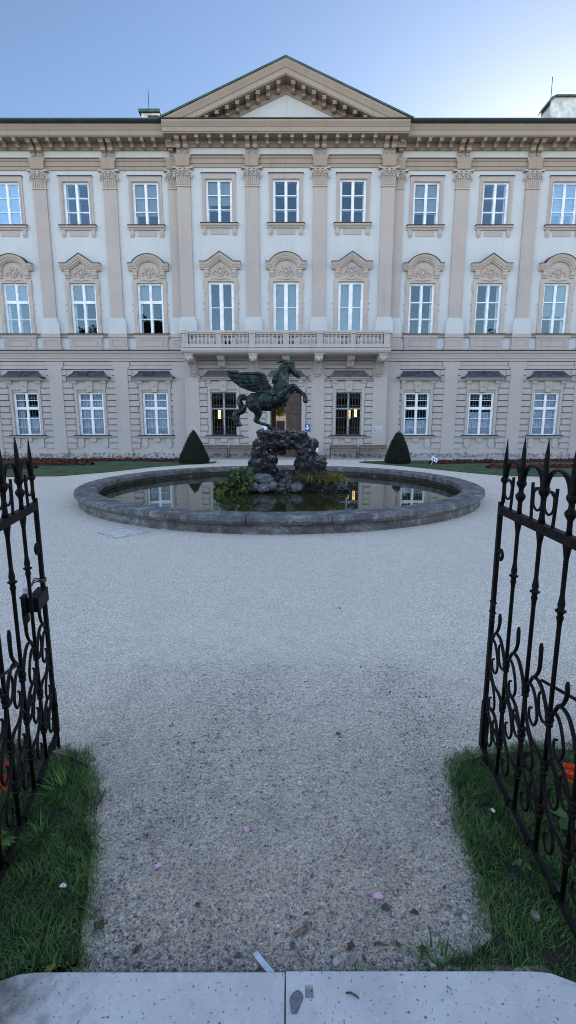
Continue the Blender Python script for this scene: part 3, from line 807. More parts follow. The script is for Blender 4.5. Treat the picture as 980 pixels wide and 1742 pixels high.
# blinds: fraction of the window that is covered, top floor then first floor
B2 = [1.0, 0, .74, .55, 0, 0, .70, 0, .74]; B1 = [.34, .34, .36, 0, 1.0, .80, 0, 0, .62]
for i,x in enumerate(WX):
    y = yo(x)
    w = link('window', f2, palace, (x,y,0)); link('pane', p2, w); link('surround', s2_me, w); link('sill', l2_me, w); link('sill_flashing', k2_me, w)
    link('inner_casement', f2, w, (0,.17,0)).scale = (.93,1,1)
    if B2[i]: link('blind', blind_mesh(W2[0], W2[2]-(W2[2]-W2[1])*B2[i], W2[2]), w)
    if 3 <= i <= 5:
        w = link('window', fc, palace, (x,y,0)); link('pane', pc, w); link('surround', s1c_me, w); zz = WC
    else:
        w = link('window', f1 if i < 3 else f1b, palace, (x,y,0)); link('pane', p1, w); link('surround', s1_me, w); zz = W1
        link('apron', a1_me, w); link('sill_flashing', k1_me, w)
        link('inner_casement', f1b, w, (0,.19,0)).scale = (.90,1,1)
    link('hood', hood_a if i in (0,2,4,6,8) else hood_g, w); link('carving', carve, w); link('hood_flashing', hf_a if i in (0,2,4,6,8) else hf_g, w)
    if B1[i]: link('blind', blind_mesh(zz[0], zz[2]-(zz[2]-zz[1])*B1[i], zz[2]), w)
    if i == 5: link('curtain', curtain_mesh(-.6,-.1,6.7,7.5), w)
    if i == 4: continue
    if i in (3,5):
        w = link('window', fg, palace, (x,y,0)); link('pane', p0, w); link('grille', gd_me, w)
    else:
        w = link('window', f0, palace, (x,y,0)); link('pane', p0, w); link('grille', gl_me, w)
        link('curtain', curtain_mesh(-.76, .76, W0[1]+.02, W0[1]+[1.2,2.65,2.65,0,0,0,1.0,1.5,2.6][i], .25, .02, 9), w)
        if i in (0,1,8): link('curtain', curtain_mesh(-.76,-.25,W0[1],W0[2],.30,.03,4), w)
    link('hood', h0_me, w); link('hood_roof', hr2_me if i in (3,5) else hr_me, w); link('sill', l0_me, w); link('sill_flashing', k0_me, w)
# pedestals of the doubled pilasters beside the balcony
# ---- portal
dr = MB()
for a,b in ((DOOR[0]-.22,DOOR[0]),(DOOR[1],DOOR[1]+.22)): dr.box(a,b,-RZ-.12,-RZ+.3,0,4.15)
dr.box(DOOR[0]-.22,DOOR[1]+.22,-RZ-.125,-RZ+.3,4.151,4.42)
dr.build('portal_surround', M['ground_plaster'], palace)
h = link('hood', h0_me, palace, (0,-RZ,.0)); link('hood_roof', hr2_me, h)
dl = MB()
dl.box(.0,.97,-RZ+.16,-RZ+.23,.03,4.14)
for a,b,c,d in ((.08,.89,3.05,3.95),(.14,.83,1.35,2.75),(.14,.83,.2,1.1)):
    for q in ((a,b,c,c+.06),(a,b,d-.06,d),(a,a+.06,c+.06,d-.06),(b-.06,b,c+.06,d-.06)): dl.box(q[0],q[1],-RZ+.12,-RZ+.165,q[2],q[3])
    dl.box(a+.16,b-.16,-RZ+.13,-RZ+.165,c+.18,d-.18)
dl.box(.02,.95,-RZ+.10,-RZ+.165,2.84,2.95)
dl.tube([(.2,-RZ+.13,3.4),(.35,-RZ+.12,3.6),(.48,-RZ+.11,3.4),(.6,-RZ+.12,3.6),(.76,-RZ+.13,3.4)], .03, 6)
d_ = dl.build('door', M['door'], palace)
hb = MB(); hb.ball((.08,-RZ+.09,1.25), .04, 8, 6); hb.build('handle', M['gutter'], d_)
d2 = MB(); d2.box(-.99,-.93,-RZ+.2,-RZ+1.15,.03,4.14)
for c,d in ((3.05,3.95),(1.35,2.75),(.2,1.1)): d2.box(-.93,-.905,-RZ+.32,-RZ+1.02,c,d)
d2.build('door', M['door'], palace)

# ---- balcony
YB = -2.1
bal = MB()
bal.prism_x([(-RZ,6.28),(YB+.16,6.28),(YB+.14,6.32),(YB+.04,6.36),(YB+.02,6.42),(YB,6.44),(YB,6.56),(-RZ,6.60)], -6.2, 6.2)
balcony = bal.build('balcony', M['balcony_stone'], palace)
POSTS = [-5.95,-3.97,-1.99,0,1.99,3.97,5.95]
rail = MB()
for z0,z1,d in ((6.60,6.78,.15),(7.36,7.44,.13),(7.44,7.55,.18)):
    rail.box(-6.1,6.1,YB+.2-d,YB+.2+d,z0,z1)
    for s in (-1,1): rail.box(s*5.95-d,s*5.95+d,YB+.2+d+.002,-RZ,z0,z1)
rail.build('handrail', M['balcony_stone'], balcony)
po = MB(); po.box(-.17,.17,-.165,.165,6.61,7.36); po.box(-.20,.20,-.19,.19,6.59,6.76); po.box(-.20,.20,-.19,.19,7.40,7.57)
for a,b,c,d in ((-.11,.11,6.86,6.88),(-.11,.11,7.27,7.29),(-.11,-.09,6.88,7.27),(.09,.11,6.88,7.27)): po.box(a,b,-.18,-.16,c,d)
po_me = po.mesh('post', M['balcony_stone'])
for x in POSTS: link('post', po_me, balcony, (x, YB+.2, 0))
bs = MB(); bs.lathe([(.075,6.775),(.075,6.82),(.045,6.85),(.06,6.90),(.095,6.98),(.09,7.05),(.05,7.17),(.04,7.22),(.06,7.24),(.045,7.27),(.075,7.31),(.075,7.365)], seg=10)
bs_me = bs.mesh('baluster', M['balcony_stone'], smooth=True)
for a,b in zip(POSTS[:-1],POSTS[1:]):
    for k in range(7): link('baluster', bs_me, balcony, (a+.17+(b-a-.34)*(k+.5)/7, YB+.2, 0))
for s in (-1,1):
    for k in range(5): link('baluster', bs_me, balcony, (s*5.95, YB+.45+.26*k, 0))
def big_console():
    mb = MB(); w = .21
    pr = [(0,0),(-1.45,0),(-1.52,-.10),(-1.50,-.28),(-1.36,-.40),(-1.16,-.40),(-1.02,-.30),(-.84,-.32),(-.62,-.46),(-.46,-.66),(-.36,-.84),(-.30,-1.02),(-.16,-1.10),(0,-1.10)]
    mb.prism_x(pr, -w, w)
    mb.prism_x([(0,0),(-1.58,0),(-1.58,-.07),(0,-.07)], -w-.06, w+.06)
    for s in (-1,1):
        for (cy,cz,q0) in ((-1.30,-.20,.17),(-.28,-.86,.15)):
            pts = []; 
            for t in range(20):
                a = t*.55; q = q0*(1-t/24); pts.append((s*(w+.012), cy+q*math.cos(a), cz+q*math.sin(a)))
            mb.tube(pts, .03, 6)
        mb.tube([(s*w,-1.05,-.34),(s*w,-.75,-.38),(s*w,-.5,-.58),(s*w,-.36,-.80)], .035, 6)
    for k in range(3):
        x = (k-1)*.12
        mb.tube([(x,-1.20,-.42),(x,-.98,-.34),(x,-.78,-.38),(x,-.58,-.52),(x,-.42,-.74),(x,-.34,-.95)], [.03,.05,.06,.055,.05,.03], 6)
    mb.ball((0,-1.5,-.30), (.10,.10,.12), 8, 6)
    for k in range(4): mb.box(-.19+k*.10,-.11+k*.10,-.30,-.05,-1.16,-1.10)
    return mb.mesh('console', M['balcony_stone'])
bc = big_console()
for x in (-5.80,-1.97,1.97,5.80): link('console', bc, balcony, (x,-RZ,6.279))
sc_ = MB(); sc_.prism_x([(0,0),(-1.0,0),(-1.0,-.16),(-.9,-.24),(-.62,-.30),(-.50,-.46),(-.42,-.62),(0,-.62)], -.22, .22); sc_.box(-.25,.25,-1.05,0,-.08,0)
for k in range(3): sc_.tube([((k-1)*.13,-.86,-.27),((k-1)*.13,-.6,-.33),((k-1)*.13,-.46,-.58)], .04, 6)
sc_me = sc_.mesh('bracket', M['balcony_stone'])
for x in (-3.97,0,3.97): link('bracket', sc_me, balcony, (x,-RZ,6.279))

# ---- roof, gutters, chimneys
rr = MB()
for s in (-1,1):
    a, b = sorted((s*7.0, s*(HALF+.6)))
    rr.prism_x([(-1.12,18.955),(-1.14,18.98),(-1.12,19.0),(9,22.2),(17,18.97)], a, b)
rr.prism_x([(YF,19.0),(9,22.35),(17,18.97)], -7.0, 7.0)
# saddle roof behind the pediment
rr.add([(-7.05,YF,18.97),(7.05,YF,18.97),(0,YF,22.12),(-7.05,9,18.97),(7.05,9,18.97),(0,9,22.12)], [(0,3,5,2),(1,2,5,4)])
roof = rr.build('roof', M['copper'], palace)
for s in (-1,1):
    gt = MB()
    a,b = sorted((s*7.1, s*(HALF+.6)))
    z = .02 if s < 0 else 0
    gt.prism_x([(-1.10,18.86),(-1.20,18.89),(-1.26,18.96),(-1.26,19.0),(-1.20,19.0),(-1.0,18.97)], a, b)
    gt.build('gutter', M['gutter'], roof)
ge = MB()
for s in (-1,1):
    a,b = sorted((s*7.1, s*(HALF+.6)))
    zz = 19.002
    ge.box(a,b,-1.27,-1.15,zz,zz+.035)
ge.build('gutter_lip', M['copper'], roof)
def chimney(x0,x1,y0,y1,z0,z1,slant=0, cap=.06):
    mb = MB(); mb.box(x0,x1,y0,y1,z0,z1)
    mb.box(x0-.03,x1+.03,y0-.03,y1+.03,z0+(z1-z0)*.62,z0+(z1-z0)*.62+.06)
    c = mb.build('chimney', M['chimney'], roof)
    return c
# local y: world 36 -> 3.9
chimney(16.98,19.3,3.4,4.6,19.6,22.74)
ck = MB(); ck.prism_y([(16.78,22.34),(16.96,22.70),(17.25,22.83),(19.5,22.83),(19.5,22.75),(17.25,22.75)], 3.25, 4.75); ck.build('chimney_cap', M['copper'], roof)
chimney(-9.22,-8.06,3.0,3.9,19.6,21.62)
ck = MB(); ck.box(-9.37,-8.0,2.85,4.0,21.64,21.80); ck.build('chimney_cap', M['copper'], roof)
ck = MB(); ck.box(-8.8,-8.1,2.9,2.99,21.3,21.45); ck.build('chimney_grating', M['black'], roof)
chimney(7.66,8.40,.9,1.6,19.0,20.05)
ck = MB(); ck.box(7.58,8.48,.8,1.7,20.06,20.14); ck.build('chimney_cap', M['copper'], roof)
for x,y,z0,z1 in ((17.2,3.9,22.7,24.2),(-8.85,3.5,21.8,23.2)):
    mb = MB(); mb.tube([(x,y,z0),(x,y,z1)], .022, 5); mb.build('lightning_rod', M['gutter'], roof)
# ================================================================== GROUND
FX, FY = -.235, 15.53                      # centre of the fountain
mb = MB()
rings = [5.85, 6.3, 7, 8.5, 11, 15, 22, 40, 90, 250, 900]; seg = 96; vs = []; fs = []
for r in rings:
    for k in range(seg):
        a = 2*math.pi*k/seg; vs.append((FX+r*math.cos(a), FY+r*math.sin(a), 0))
for i in range(len(rings)-1):
    for k in range(seg):
        l = (k+1)%seg; fs.append((i*seg+k,i*seg+l,(i+1)*seg+l,(i+1)*seg+k))
mb.add(vs,fs)
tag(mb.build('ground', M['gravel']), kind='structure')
mb = MB(); mb.quad((-40,29.9,.006),(40,29.9,.006),(40,32.04,.006),(-40,32.04,.006))
tag(mb.build('pavement', M['paving']), kind='structure')

def smooth_poly(pts, n=6):
    P = [Vector((p[0],p[1],0)) for p in pts]; out = []
    for i in range(len(P)):
        p0,p1,p2,p3 = P[i-1],P[i],P[(i+1)%len(P)],P[(i+2)%len(P)]
        for s in range(n):
            t = s/n
            out.append(.5*((2*p1)+(p2-p0)*t+(2*p0-5*p1+4*p2-p3)*t*t+(3*p1-p0-3*p2+p3)*t**3))
    return [(p.x,p.y) for p in out]
LAWN_L = [(-30,20.1),(-12,20.15),(-9.6,20.5),(-8.2,22.2),(-6.9,24.7),(-5.3,26.4),(-4.1,27.2),(-4.2,28.2),(-5.6,28.9),(-8,29.3),(-14,29.45),(-30,29.45)]
LAWN_R = [(30,20.1),(12,20.15),(9.2,20.6),(7.8,22.4),(6.3,24.9),(4.9,26.7),(4.1,27.5),(4.6,28.5),(6,29.1),(9,29.4),(14,29.45),(30,29.45)]
def lawn(pts, name):
    mb = MB(); q = pts; c = [sum(p[0] for p in q)/len(q), 25]
    n = len(q); 
    bm = bmesh.new(); vs = [bm.verts.new((p[0],p[1],.02)) for p in q]; bm.faces.new(vs)
    bmesh.ops.triangulate(bm, faces=bm.faces); 
    me = bpy.data.meshes.new(name); bm.to_mesh(me); bm.free()
    # low skirt
    me.materials.append(M['lawn']); o = link(name, me); return tag(o, kind='structure')
lawn(LAWN_L, 'lawn'); lawn(LAWN_R, 'lawn')
def lawn_fringe():
    """ragged blades along the far lawns' front edges"""
    V=[];F=[]
    for pts in (LAWN_L, LAWN_R):
        for a,b in zip(pts[:7],pts[1:8]):
            L = math.hypot(b[0]-a[0],b[1]-a[1])
            for k in range(int(min(L,12)*60)):
                t = random.random(); x = a[0]+(b[0]-a[0])*t; y = a[1]+(b[1]-a[1])*t
                if abs(x) > 16: continue
                x += random.gauss(0,.06); y += random.gauss(0,.06); h = random.uniform(.03,.10); w = .02
                g = random.uniform(0,math.pi); n = len(V)
                V += [(x-w*math.cos(g),y-w*math.sin(g),.015),(x+w*math.cos(g),y+w*math.sin(g),.015),(x+random.gauss(0,.03),y+random.gauss(0,.03),h)]
                F += [n,n+1,n+2]
    tag(link('lawn_edge_grass', mesh_np('lawn_edge_grass', V, F, 3, M['grass'])), kind='stuff')
lawn_fringe()

# inspection cover set in the gravel
mc = empty('manhole_cover', (-3.35,9.72,0), R(48), label='square metal inspection cover flush in the gravel left of the basin', cat='manhole cover')
mb = MB(); mb.box(-.33,.33,-.33,.33,.002,.014)
for k in range(7): mb.box(-.30,.30,-.27+.085*k,-.24+.085*k,.0141,.018)
mb.build('plate', simple('cover_metal',(.66,.64,.61),.6,.15,8,.2), mc)
mb = MB()
for a,b,c,d in ((-.38,.38,-.38,-.335),(-.38,.38,.335,.38),(-.38,-.335,-.335,.335),(.335,.38,-.335,.335)): mb.box(a,b,c,d,.001,.017)
mb.build('rim', simple('cover_rim',(.50,.48,.46),.6,.15,8,.2), mc)

# threshold slabs in front of the camera
def slab(name, x0, x1, y0, y1, hole=None, flare=0):
    mb = MB(); zt_, zb = .045, -.08
    xs = sorted({x0,x1}|({hole[0],hole[1]} if hole else set())); ys = sorted({y0,y1}|({hole[2],hole[3]} if hole else set()))
    if not hole:
        pts = [(x0,y0),(x1,y0),(x1,y1),(x0,y1)]
    bm = bmesh.new()
    if flare > 0: out = [(x0,y0),(x1+.38,y0),(x1+.36,1.20),(x1+.30,1.36),(x1+.20,1.485),(x1+.10,1.555),(x1+.03,y1-.008),(x1-.03,y1-.001),(x1-.08,y1),(x0,y1)]
    else: out = [(x0-.38,y0),(x1,y0),(x1,y1),(x0+.08,y1),(x0+.03,y1-.001),(x0-.03,y1-.008),(x0-.10,1.555),(x0-.20,1.485),(x0-.30,1.36),(x0-.36,1.20)]
    n = len(out)
    top = [bm.verts.new((p[0],p[1],zt_)) for p in out]; bot = [bm.verts.new((p[0],p[1],zb)) for p in out]
    for i in range(n): bm.faces.new((top[i],top[(i+1)%n],bot[(i+1)%n],bot[i]))
    if hole:
        h = [(hole[0],hole[2]),(hole[1],hole[2]),(hole[1],hole[3]),(hole[0],hole[3])]
        ht = [bm.verts.new((p[0],p[1],zt_)) for p in h]; hb_ = [bm.verts.new((p[0],p[1],zt_-.035)) for p in h]
        for i in range(4): bm.faces.new((ht[i],ht[(i+1)%4],hb_[(i+1)%4],hb_[i]))
        bm.faces.new(hb_)
        ed = []
        for i in range(n): ed.append(bm.edges.get((top[i],top[(i+1)%n])))
        for i in range(4): ed.append(bm.edges.get((ht[i],ht[(i+1)%4])))
        bmesh.ops.triangle_fill(bm, edges=ed, use_beauty=True)
    else: bm.faces.new(top)
    bmesh.ops.recalc_face_normals(bm, faces=bm.faces)
    me = bpy.data.meshes.new(name); bm.to_mesh(me); bm.free(); me.materials.append(M['slab'])
    return link(name, me, bevel=.004)
tag(slab('stone_slab', -1.04, -.0135, .95, 1.588, flare=-1), label='plain pale limestone threshold slab left of the joint, earth over its end', cat='slab', group='limestone slabs of the gate threshold')
tag(slab('stone_slab', -.0085, 1.02, .95, 1.592, hole=(.066,.098,1.500,1.545), flare=1), label='pale limestone threshold slab with a square socket hole and a dark stain', cat='slab', group='limestone slabs of the gate threshold')
mb = MB(); mb.add([(.03+.024*math.cos(a)*(1+.2*math.sin(3*a))+.008*math.sin(a), 1.484+.040*math.sin(a), .0462) for a in [k*math.pi/10 for k in range(20)]], [tuple(range(20))])
st_ = mb.build('damp_stain', simple('damp_patch',(.17,.17,.18),.8,.15,60,0)); tag(st_, label='oval grey damp stain on the slab beside the socket hole', cat='stain')
mb = MB(); mb.add([(.082+.014*math.cos(a),1.52+.012*math.sin(a),.0105+.014*(k%2)) for k,a in enumerate([k*math.pi/5 for k in range(10)])], [tuple(range(10))])

# ---- near beds of grass either side of the path
def pt_in(poly, x, y):
    c = False; n = len(poly)
    for i in range(n):
        a,b = poly[i],poly[i-1]
        if (a[1]>y) != (b[1]>y) and x < (b[0]-a[0])*(y-a[1])/(b[1]-a[1])+a[0]: c = not c
    return c
BED_L = [(-.80,1.605),(-.86,1.78),(-.89,1.92),(-.94,2.06),(-.98,2.22),(-1.10,2.40),(-1.13,2.56),(-1.22,2.72),(-1.27,2.88),(-1.40,2.96),(-1.62,3.04),(-2.1,3.10),(-3.6,3.1),(-3.6,1.2),(-1.2,1.2),(-1.06,1.45),(-1.03,1.604)]
BED_R = [(.52,1.603),(.70,1.64),(.83,1.72),(.87,1.86),(.90,2.0),(.885,2.2),(.925,2.4),(.97,2.6),(1.02,2.80),(1.10,2.92),(1.32,3.0),(1.7,3.05),(3.6,3.05),(3.6,1.2),(1.25,1.2),(1.08,1.5),(1.0,1.603)]
for nm,poly in (('bed_soil',BED_L),('bed_soil',BED_R)):
    bm = bmesh.new(); cx_ = -1.9 if poly is BED_L else 1.9; vs = [bm.verts.new((p[0]+(cx_-p[0])*.055,p[1]+(2.2-p[1])*.07,.006)) for p in poly]; bm.faces.new(vs); bmesh.ops.triangulate(bm, faces=bm.faces)
    me = bpy.data.meshes.new(nm); bm.to_mesh(me); bm.free(); me.materials.append(M['soil']); tag(link(nm, me), kind='structure')
def grass_field(poly, n, hmin, hmax, wid, mat, name, thin=None):
    xs = [p[0] for p in poly]; ys = [p[1] for p in poly]
    xmin, xmax, ymin, ymax = max(min(xs),-3.45), min(max(xs),3.45), max(min(ys),1.3), max(ys)
    V=[];F=[]; k=0
    while k < n:
        x = random.uniform(xmin-.04,xmax+.04); y = random.uniform(ymin-.02,ymax+.05)
        rg = .03*mnoise.noise(Vector((x*9,y*9,1.7))); jx, jy = x+rg+random.gauss(0,.016), y+rg+random.gauss(0,.016)
        if not pt_in(poly, jx, jy): continue
        if y < 1.602 and abs(x) < 1.05: continue
        cl = mnoise.noise(Vector((x*4,y*4,3.1)))
        if cl < -.28 and random.random() < .6: k += 1; continue
        k += 1
        h = random.uniform(hmin,hmax)*(1+.5*cl); w = wid*random.uniform(.6,1.2)
        g = random.uniform(0,2*math.pi); lean = random.uniform(.2,1.5)*h
        # neighbouring blades comb the same way
        cg = 6.28*mnoise.noise(Vector((x*5,y*5,9.)))+random.gauss(0,1.7)
        dx, dy = math.cos(cg)*lean, math.sin(cg)*lean
        wx, wy = math.cos(g)*w, math.sin(g)*w
        m = len(V)
        V += [(x-wx,y-wy,.003),(x+wx,y+wy,.003),(x+dx*.35-wx*.8,y+dy*.35-wy*.8,h*.6),(x+dx*.35+wx*.8,y+dy*.35+wy*.8,h*.6),
              (x+dx*.75-wx*.45,y+dy*.75-wy*.45,h*.9),(x+dx*.75+wx*.45,y+dy*.75+wy*.45,h*.9),(x+dx-wx*.05,y+dy-wy*.05,h*.98),(x+dx+wx*.05,y+dy+wy*.05,h*.98)]
        F += [m,m+1,m+3,m+2, m+2,m+3,m+5,m+4, m+4,m+5,m+7,m+6]
    tag(link(name, mesh_np(name, V, F, 4, mat)), kind='stuff')
grass_field(BED_L, 64000, .02, .058, .0022, M['grass'], 'grass')
grass_field(BED_R, 64000, .02, .055, .0022, M['grass'], 'grass')

def blade_tuft(name, n, rad, hmin, hmax, w, mat, droop=.7):
    mb = MB()
    for k in range(n):
        g = random.uniform(0,2*math.pi); r = rad*math.sqrt(random.random())*.45
        x,y = r*math.cos(g), r*math.sin(g); h = random.uniform(hmin,hmax); d = random.uniform(.25,droop)*h*1.5
        a = g+random.gauss(0,.5); px,py = -math.sin(a)*w, math.cos(a)*w
        vs = []
        for t in (0,.3,.6,.82,1.):
            ox, oy = x+math.cos(a)*d*t**1.6, y+math.sin(a)*d*t**1.6; z = h*(t-.45*t**2.6*(d/h))
            s = (1-t**2)*1.0+.04
            vs += [(ox-px*s,oy-py*s,max(.004,z)),(ox+px*s,oy+py*s,max(.004,z))]
        mb.add(vs, [(0,1,3,2),(2,3,5,4),(4,5,7,6),(6,7,9,8)])
    return mb.mesh(name, mat, recalc=False)
for (x,y,n,h) in ((-1.34,2.60,64,.17),):
    tag(link('grass_tuft', blade_tuft('grass_tuft', n, .20, .07, h, .003, M['tuft']), None, (x,y,0)), label='tall bright green grass tuft beside the open gate on the left', cat='grass tuft')
tag(link('grass_tuft', blade_tuft('grass_tuft', 26, .10, .05, .12, .003, M['tuft']), None, (-1.33,2.28,0)), label='small bright grass tuft just in front of the taller tuft on the left', cat='grass tuft')
tag(link('grass_tuft', blade_tuft('grass_tuft', 50, .20, .04, .09, .004, M['grass']), None, (.62,1.625,0)), label='dark grass tuft creeping over the back edge of the right slab', cat='grass tuft')
tag(link('grass_tuft', blade_tuft('grass_tuft', 14, .05, .02, .05, .003, M['grass']), None, (.275,1.62,0)), label='tiny grass tuft growing in gravel at the middle of the slab edge', cat='grass tuft')
def weed(n, r, s):
    mb = MB()
    for k in range(n):
        g = 2*math.pi*k/n+random.gauss(0,.3); L = r*random.uniform(.6,1.1); w = s*random.uniform(.7,1.1); z = random.uniform(.02,.06)
        c,s_ = math.cos(g), math.sin(g); pts = []
        for t,ww,zz in ((.15,.1,.5),(.4,.9,.9),(.7,1.,1.1),(.92,.6,1.),(1.05,.05,.85)):
            pts += [(c*L*t-s_*w*ww, s_*L*t+c*w*ww, z*zz),(c*L*t+s_*w*ww, s_*L*t-c*w*ww, z*zz)]
        mb.add(pts, [(0,1,3,2),(2,3,5,4),(4,5,7,6),(6,7,9,8)])
    return mb.mesh('weed', M['herb'], recalc=False)
for x,y,n,r,s,lb in ((1.15,2.06,6,.055,.012,'small broad leaved weed in the right grass bed, just inside the gate bottom'),(1.62,2.36,16,.17,.04,'leafy weed under the orange flower behind the right gate')):
    tag(link('weed', weed(n,r,s), None, (x,y,.01)), label=lb, cat='weed')
# white crumbs of lime along the slab's left end and loose stones: one loose layer of gravel
def pebbles():
    V=[];F=[]
    base = np.array([(1,0,0),(-1,0,0),(0,1,0),(0,-1,0),(0,0,1),(0,0,-1)],dtype=float)
    tri = [(0,2,4),(2,1,4),(1,3,4),(3,0,4),(2,0,5),(1,2,5),(3,1,5),(0,3,5)]
    n = 0
    while n < 15000:
        y = 1.60+2.6*random.random()**1.7; x = random.uniform(-1.35,1.35)
        if pt_in(BED_L,x,y) or pt_in(BED_R,x,y):
            if random.random() < .985: continue
        # more stones along the bed edges and at the slab
        e = min(abs(x+.88-(-.30*(y-1.9))*-1), abs(x-.90)); p = .25+.75*math.exp(-e/.14)+.7*math.exp(-(y-1.6)/.12)
        if random.random() > p: continue
        s = random.choice((.0025,.003,.0035,.004,.005,.0065)) * random.uniform(.8,1.3)
        if random.random() < .012: s = random.uniform(.008,.013)
        q = base*np.array([s*random.uniform(.8,1.4), s*random.uniform(.7,1.1), s*random.uniform(.45,.8)])*rng.uniform(.75,1.2,(6,1))
        a = random.uniform(0,6.28); ca,sa = math.cos(a),math.sin(a)
        m = len(V)
        for r_ in q: V.append((x+r_[0]*ca-r_[1]*sa, y+r_[0]*sa+r_[1]*ca, .001+s*.3+r_[2]))
        for t in tri: F += [t[0]+m,t[1]+m,t[2]+m]
        n += 1
    me = mesh_np('loose_gravel', V, F, 3, leaf_mat('loose_stones', [(.09,.085,.085),(.22,.21,.20),(.36,.355,.35),(.52,.52,.52)], 40, .9, 0))
    tag(link('loose_gravel', me), kind='stuff')
pebbles()

# ================================================================== FOUNTAIN BASIN
basin = empty('fountain_basin', (FX,FY,0), label='wide round weathered stone basin with broad coping and dark water', cat='fountain basin')
mb = MB(); mb.lathe([(5.98,-.1),(5.98,.03),(5.95,.05),(5.93,.24),(5.60,.24),(5.60,-.1)], seg=128, cap=False); mb.build('outer_wall', M['basin'], basin, smooth=False)
mb = MB(); nseg = 22
for k in range(nseg):
    a0 = 2*math.pi*(k+.004+.15)/nseg; a1 = 2*math.pi*(k+.996+.15)/nseg; vs=[]; fs=[]; m = 8
    pr = [(5.50,.20),(5.48,.24),(5.48,.35),(5.52,.385),(6.03,.38),(6.08,.355),(6.09,.275),(6.02,.20)]
    for i in range(m+1):
        a = a0+(a1-a0)*i/m
        for r,z in pr:
            w = .006*mnoise.noise(Vector((r*3,a*30,z*5)))
            vs.append(((r+w)*math.cos(a),(r+w)*math.sin(a),z+w+.003*((k*7)%3-1)))
    q = len(pr)
    for i in range(m):
        for j in range(q): fs.append((i*q+j,(i+1)*q+j,(i+1)*q+(j+1)%q,i*q+(j+1)%q))
    fs += [tuple(range(q)), tuple(range(m*q+q-1,m*q-1,-1))]
    mb.add(vs,fs)
mb.build('coping', M['basin'], basin)
mb = MB(); mb.lathe([(5.55,.22),(5.54,.10),(5.62,.08),(5.62,-.7)], seg=128, cap=False); mb.lathe([(5.62,-.7),(.01,-.7)], seg=64, cap=False); mb.build('inner_wall', M['basin_in'], basin)
for ang in (88, 133, 47):
    a = R(ang); mb = MB(); x,y = 5.50*math.cos(a),5.50*math.sin(a)
    mb.lathe([(.045,-.1),(.045,.12),(.07,.13),(.07,.20),(.03,.22)], (x*.985,y*.985,-.1), 10); mb.build('water_spout', M['basin'], basin)
mb = MB(); mb.lathe([(5.615,0),(3.0,0),(.01,0)], (FX,FY,.09), 128, cap=False)
tag(mb.build('water', M['water'], smooth=False), kind='structure')

# ---- rock with an arch through it
def remesh(mb, name, mat, voxel, smooth_it=2, disp=None, parent=None, loc=(0,0,0), shade=True):
    me = mb.mesh(name+'_src'); o = bpy.data.objects.new(name+'_src', me); COL.objects.link(o)
    r = o.modifiers.new('r','REMESH'); r.mode = 'VOXEL'; r.voxel_size = voxel
    if smooth_it:
        s = o.modifiers.new('s','SMOOTH'); s.iterations = smooth_it; s.factor = .5
    dg = bpy.context.evaluated_depsgraph_get(); ev = o.evaluated_get(dg)
    nm = bpy.data.meshes.new_from_object(ev); nm.name = name
    bpy.data.objects.remove(o); bpy.data.meshes.remove(me)
    if disp:
        nm.update(); no = [v.normal.copy() for v in nm.vertices]
        for v,n_ in zip(nm.vertices, no): v.co = v.co + n_*disp(v.co)
    nm.materials.clear(); nm.materials.append(mat)
    nm.polygons.foreach_set('use_smooth', [shade]*len(nm.polygons)); nm.update()
    return link(name, nm, parent, loc)
RX, RY = -.05, 15.6
def px(x, y): return (RX+(x-487)*.0187, 2.02-(y-730)*.0187)
mb = MB(); random.seed(21)
def blob(x,y,r,dy=0,sy=1.): 
    X,Z = px(x,y); mb.ball((X+random.gauss(0,.02),RY+dy,Z),(r*random.uniform(.9,1.2),r*sy*random.uniform(.9,1.15),r*random.uniform(.85,1.05)),10,7)
for dy in (-.34,0,.34):
    for x in range(446,516,11): blob(x,740,.17,dy)            # cap stone
    for x in range(443,535,12): blob(x,755,.20,dy)
    for x,y,r in ((440,768,.24),(426,815,.26),(420,830,.30),(552,815,.26),(562,830,.30),(540,790,.24),(460,782,.20),(462,800,.22),(510,786,.20),(511,806,.24),(452,775,.22),(436,785,.27),(450,792,.22),(432,803,.30),(447,808,.25),(436,822,.34),(452,826,.26),(430,836,.34),
                  (514,762,.24),(526,768,.22),(522,782,.26),(534,788,.26),(522,797,.24),(530,806,.30),(543,806,.24),(520,818,.28),(538,824,.32),(550,826,.26)):
        blob(x,y,r,dy*1.1)
for dy in (-.42,-.1,.3,.7,1.05):
    for x in range(388,592,16): blob(x+random.uniform(-4,4),834-abs(math.sin(x*.7))*6,.24*random.uniform(.7,1.15),dy,1.2)
for dy in (-.2,.15,.5):
    for x,y,r in ((470,822,.24),(482,826,.22),(494,822,.24),(504,820,.24)): blob(x,y,r,dy)
def rockdisp(co):
    n = mnoise.noise(co*2.6)*.10+mnoise.noise(co*6.5)*.07+mnoise.noise(co*15)*.035
    v = mnoise.voronoi(co*4.2)[0]; return n-.10*max(0,.28-(v[1]-v[0]))*2.2
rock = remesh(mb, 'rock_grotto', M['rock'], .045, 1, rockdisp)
tag(rock, label='dark rubble rock arch rising from the pool as the statue pedestal', cat='rock')
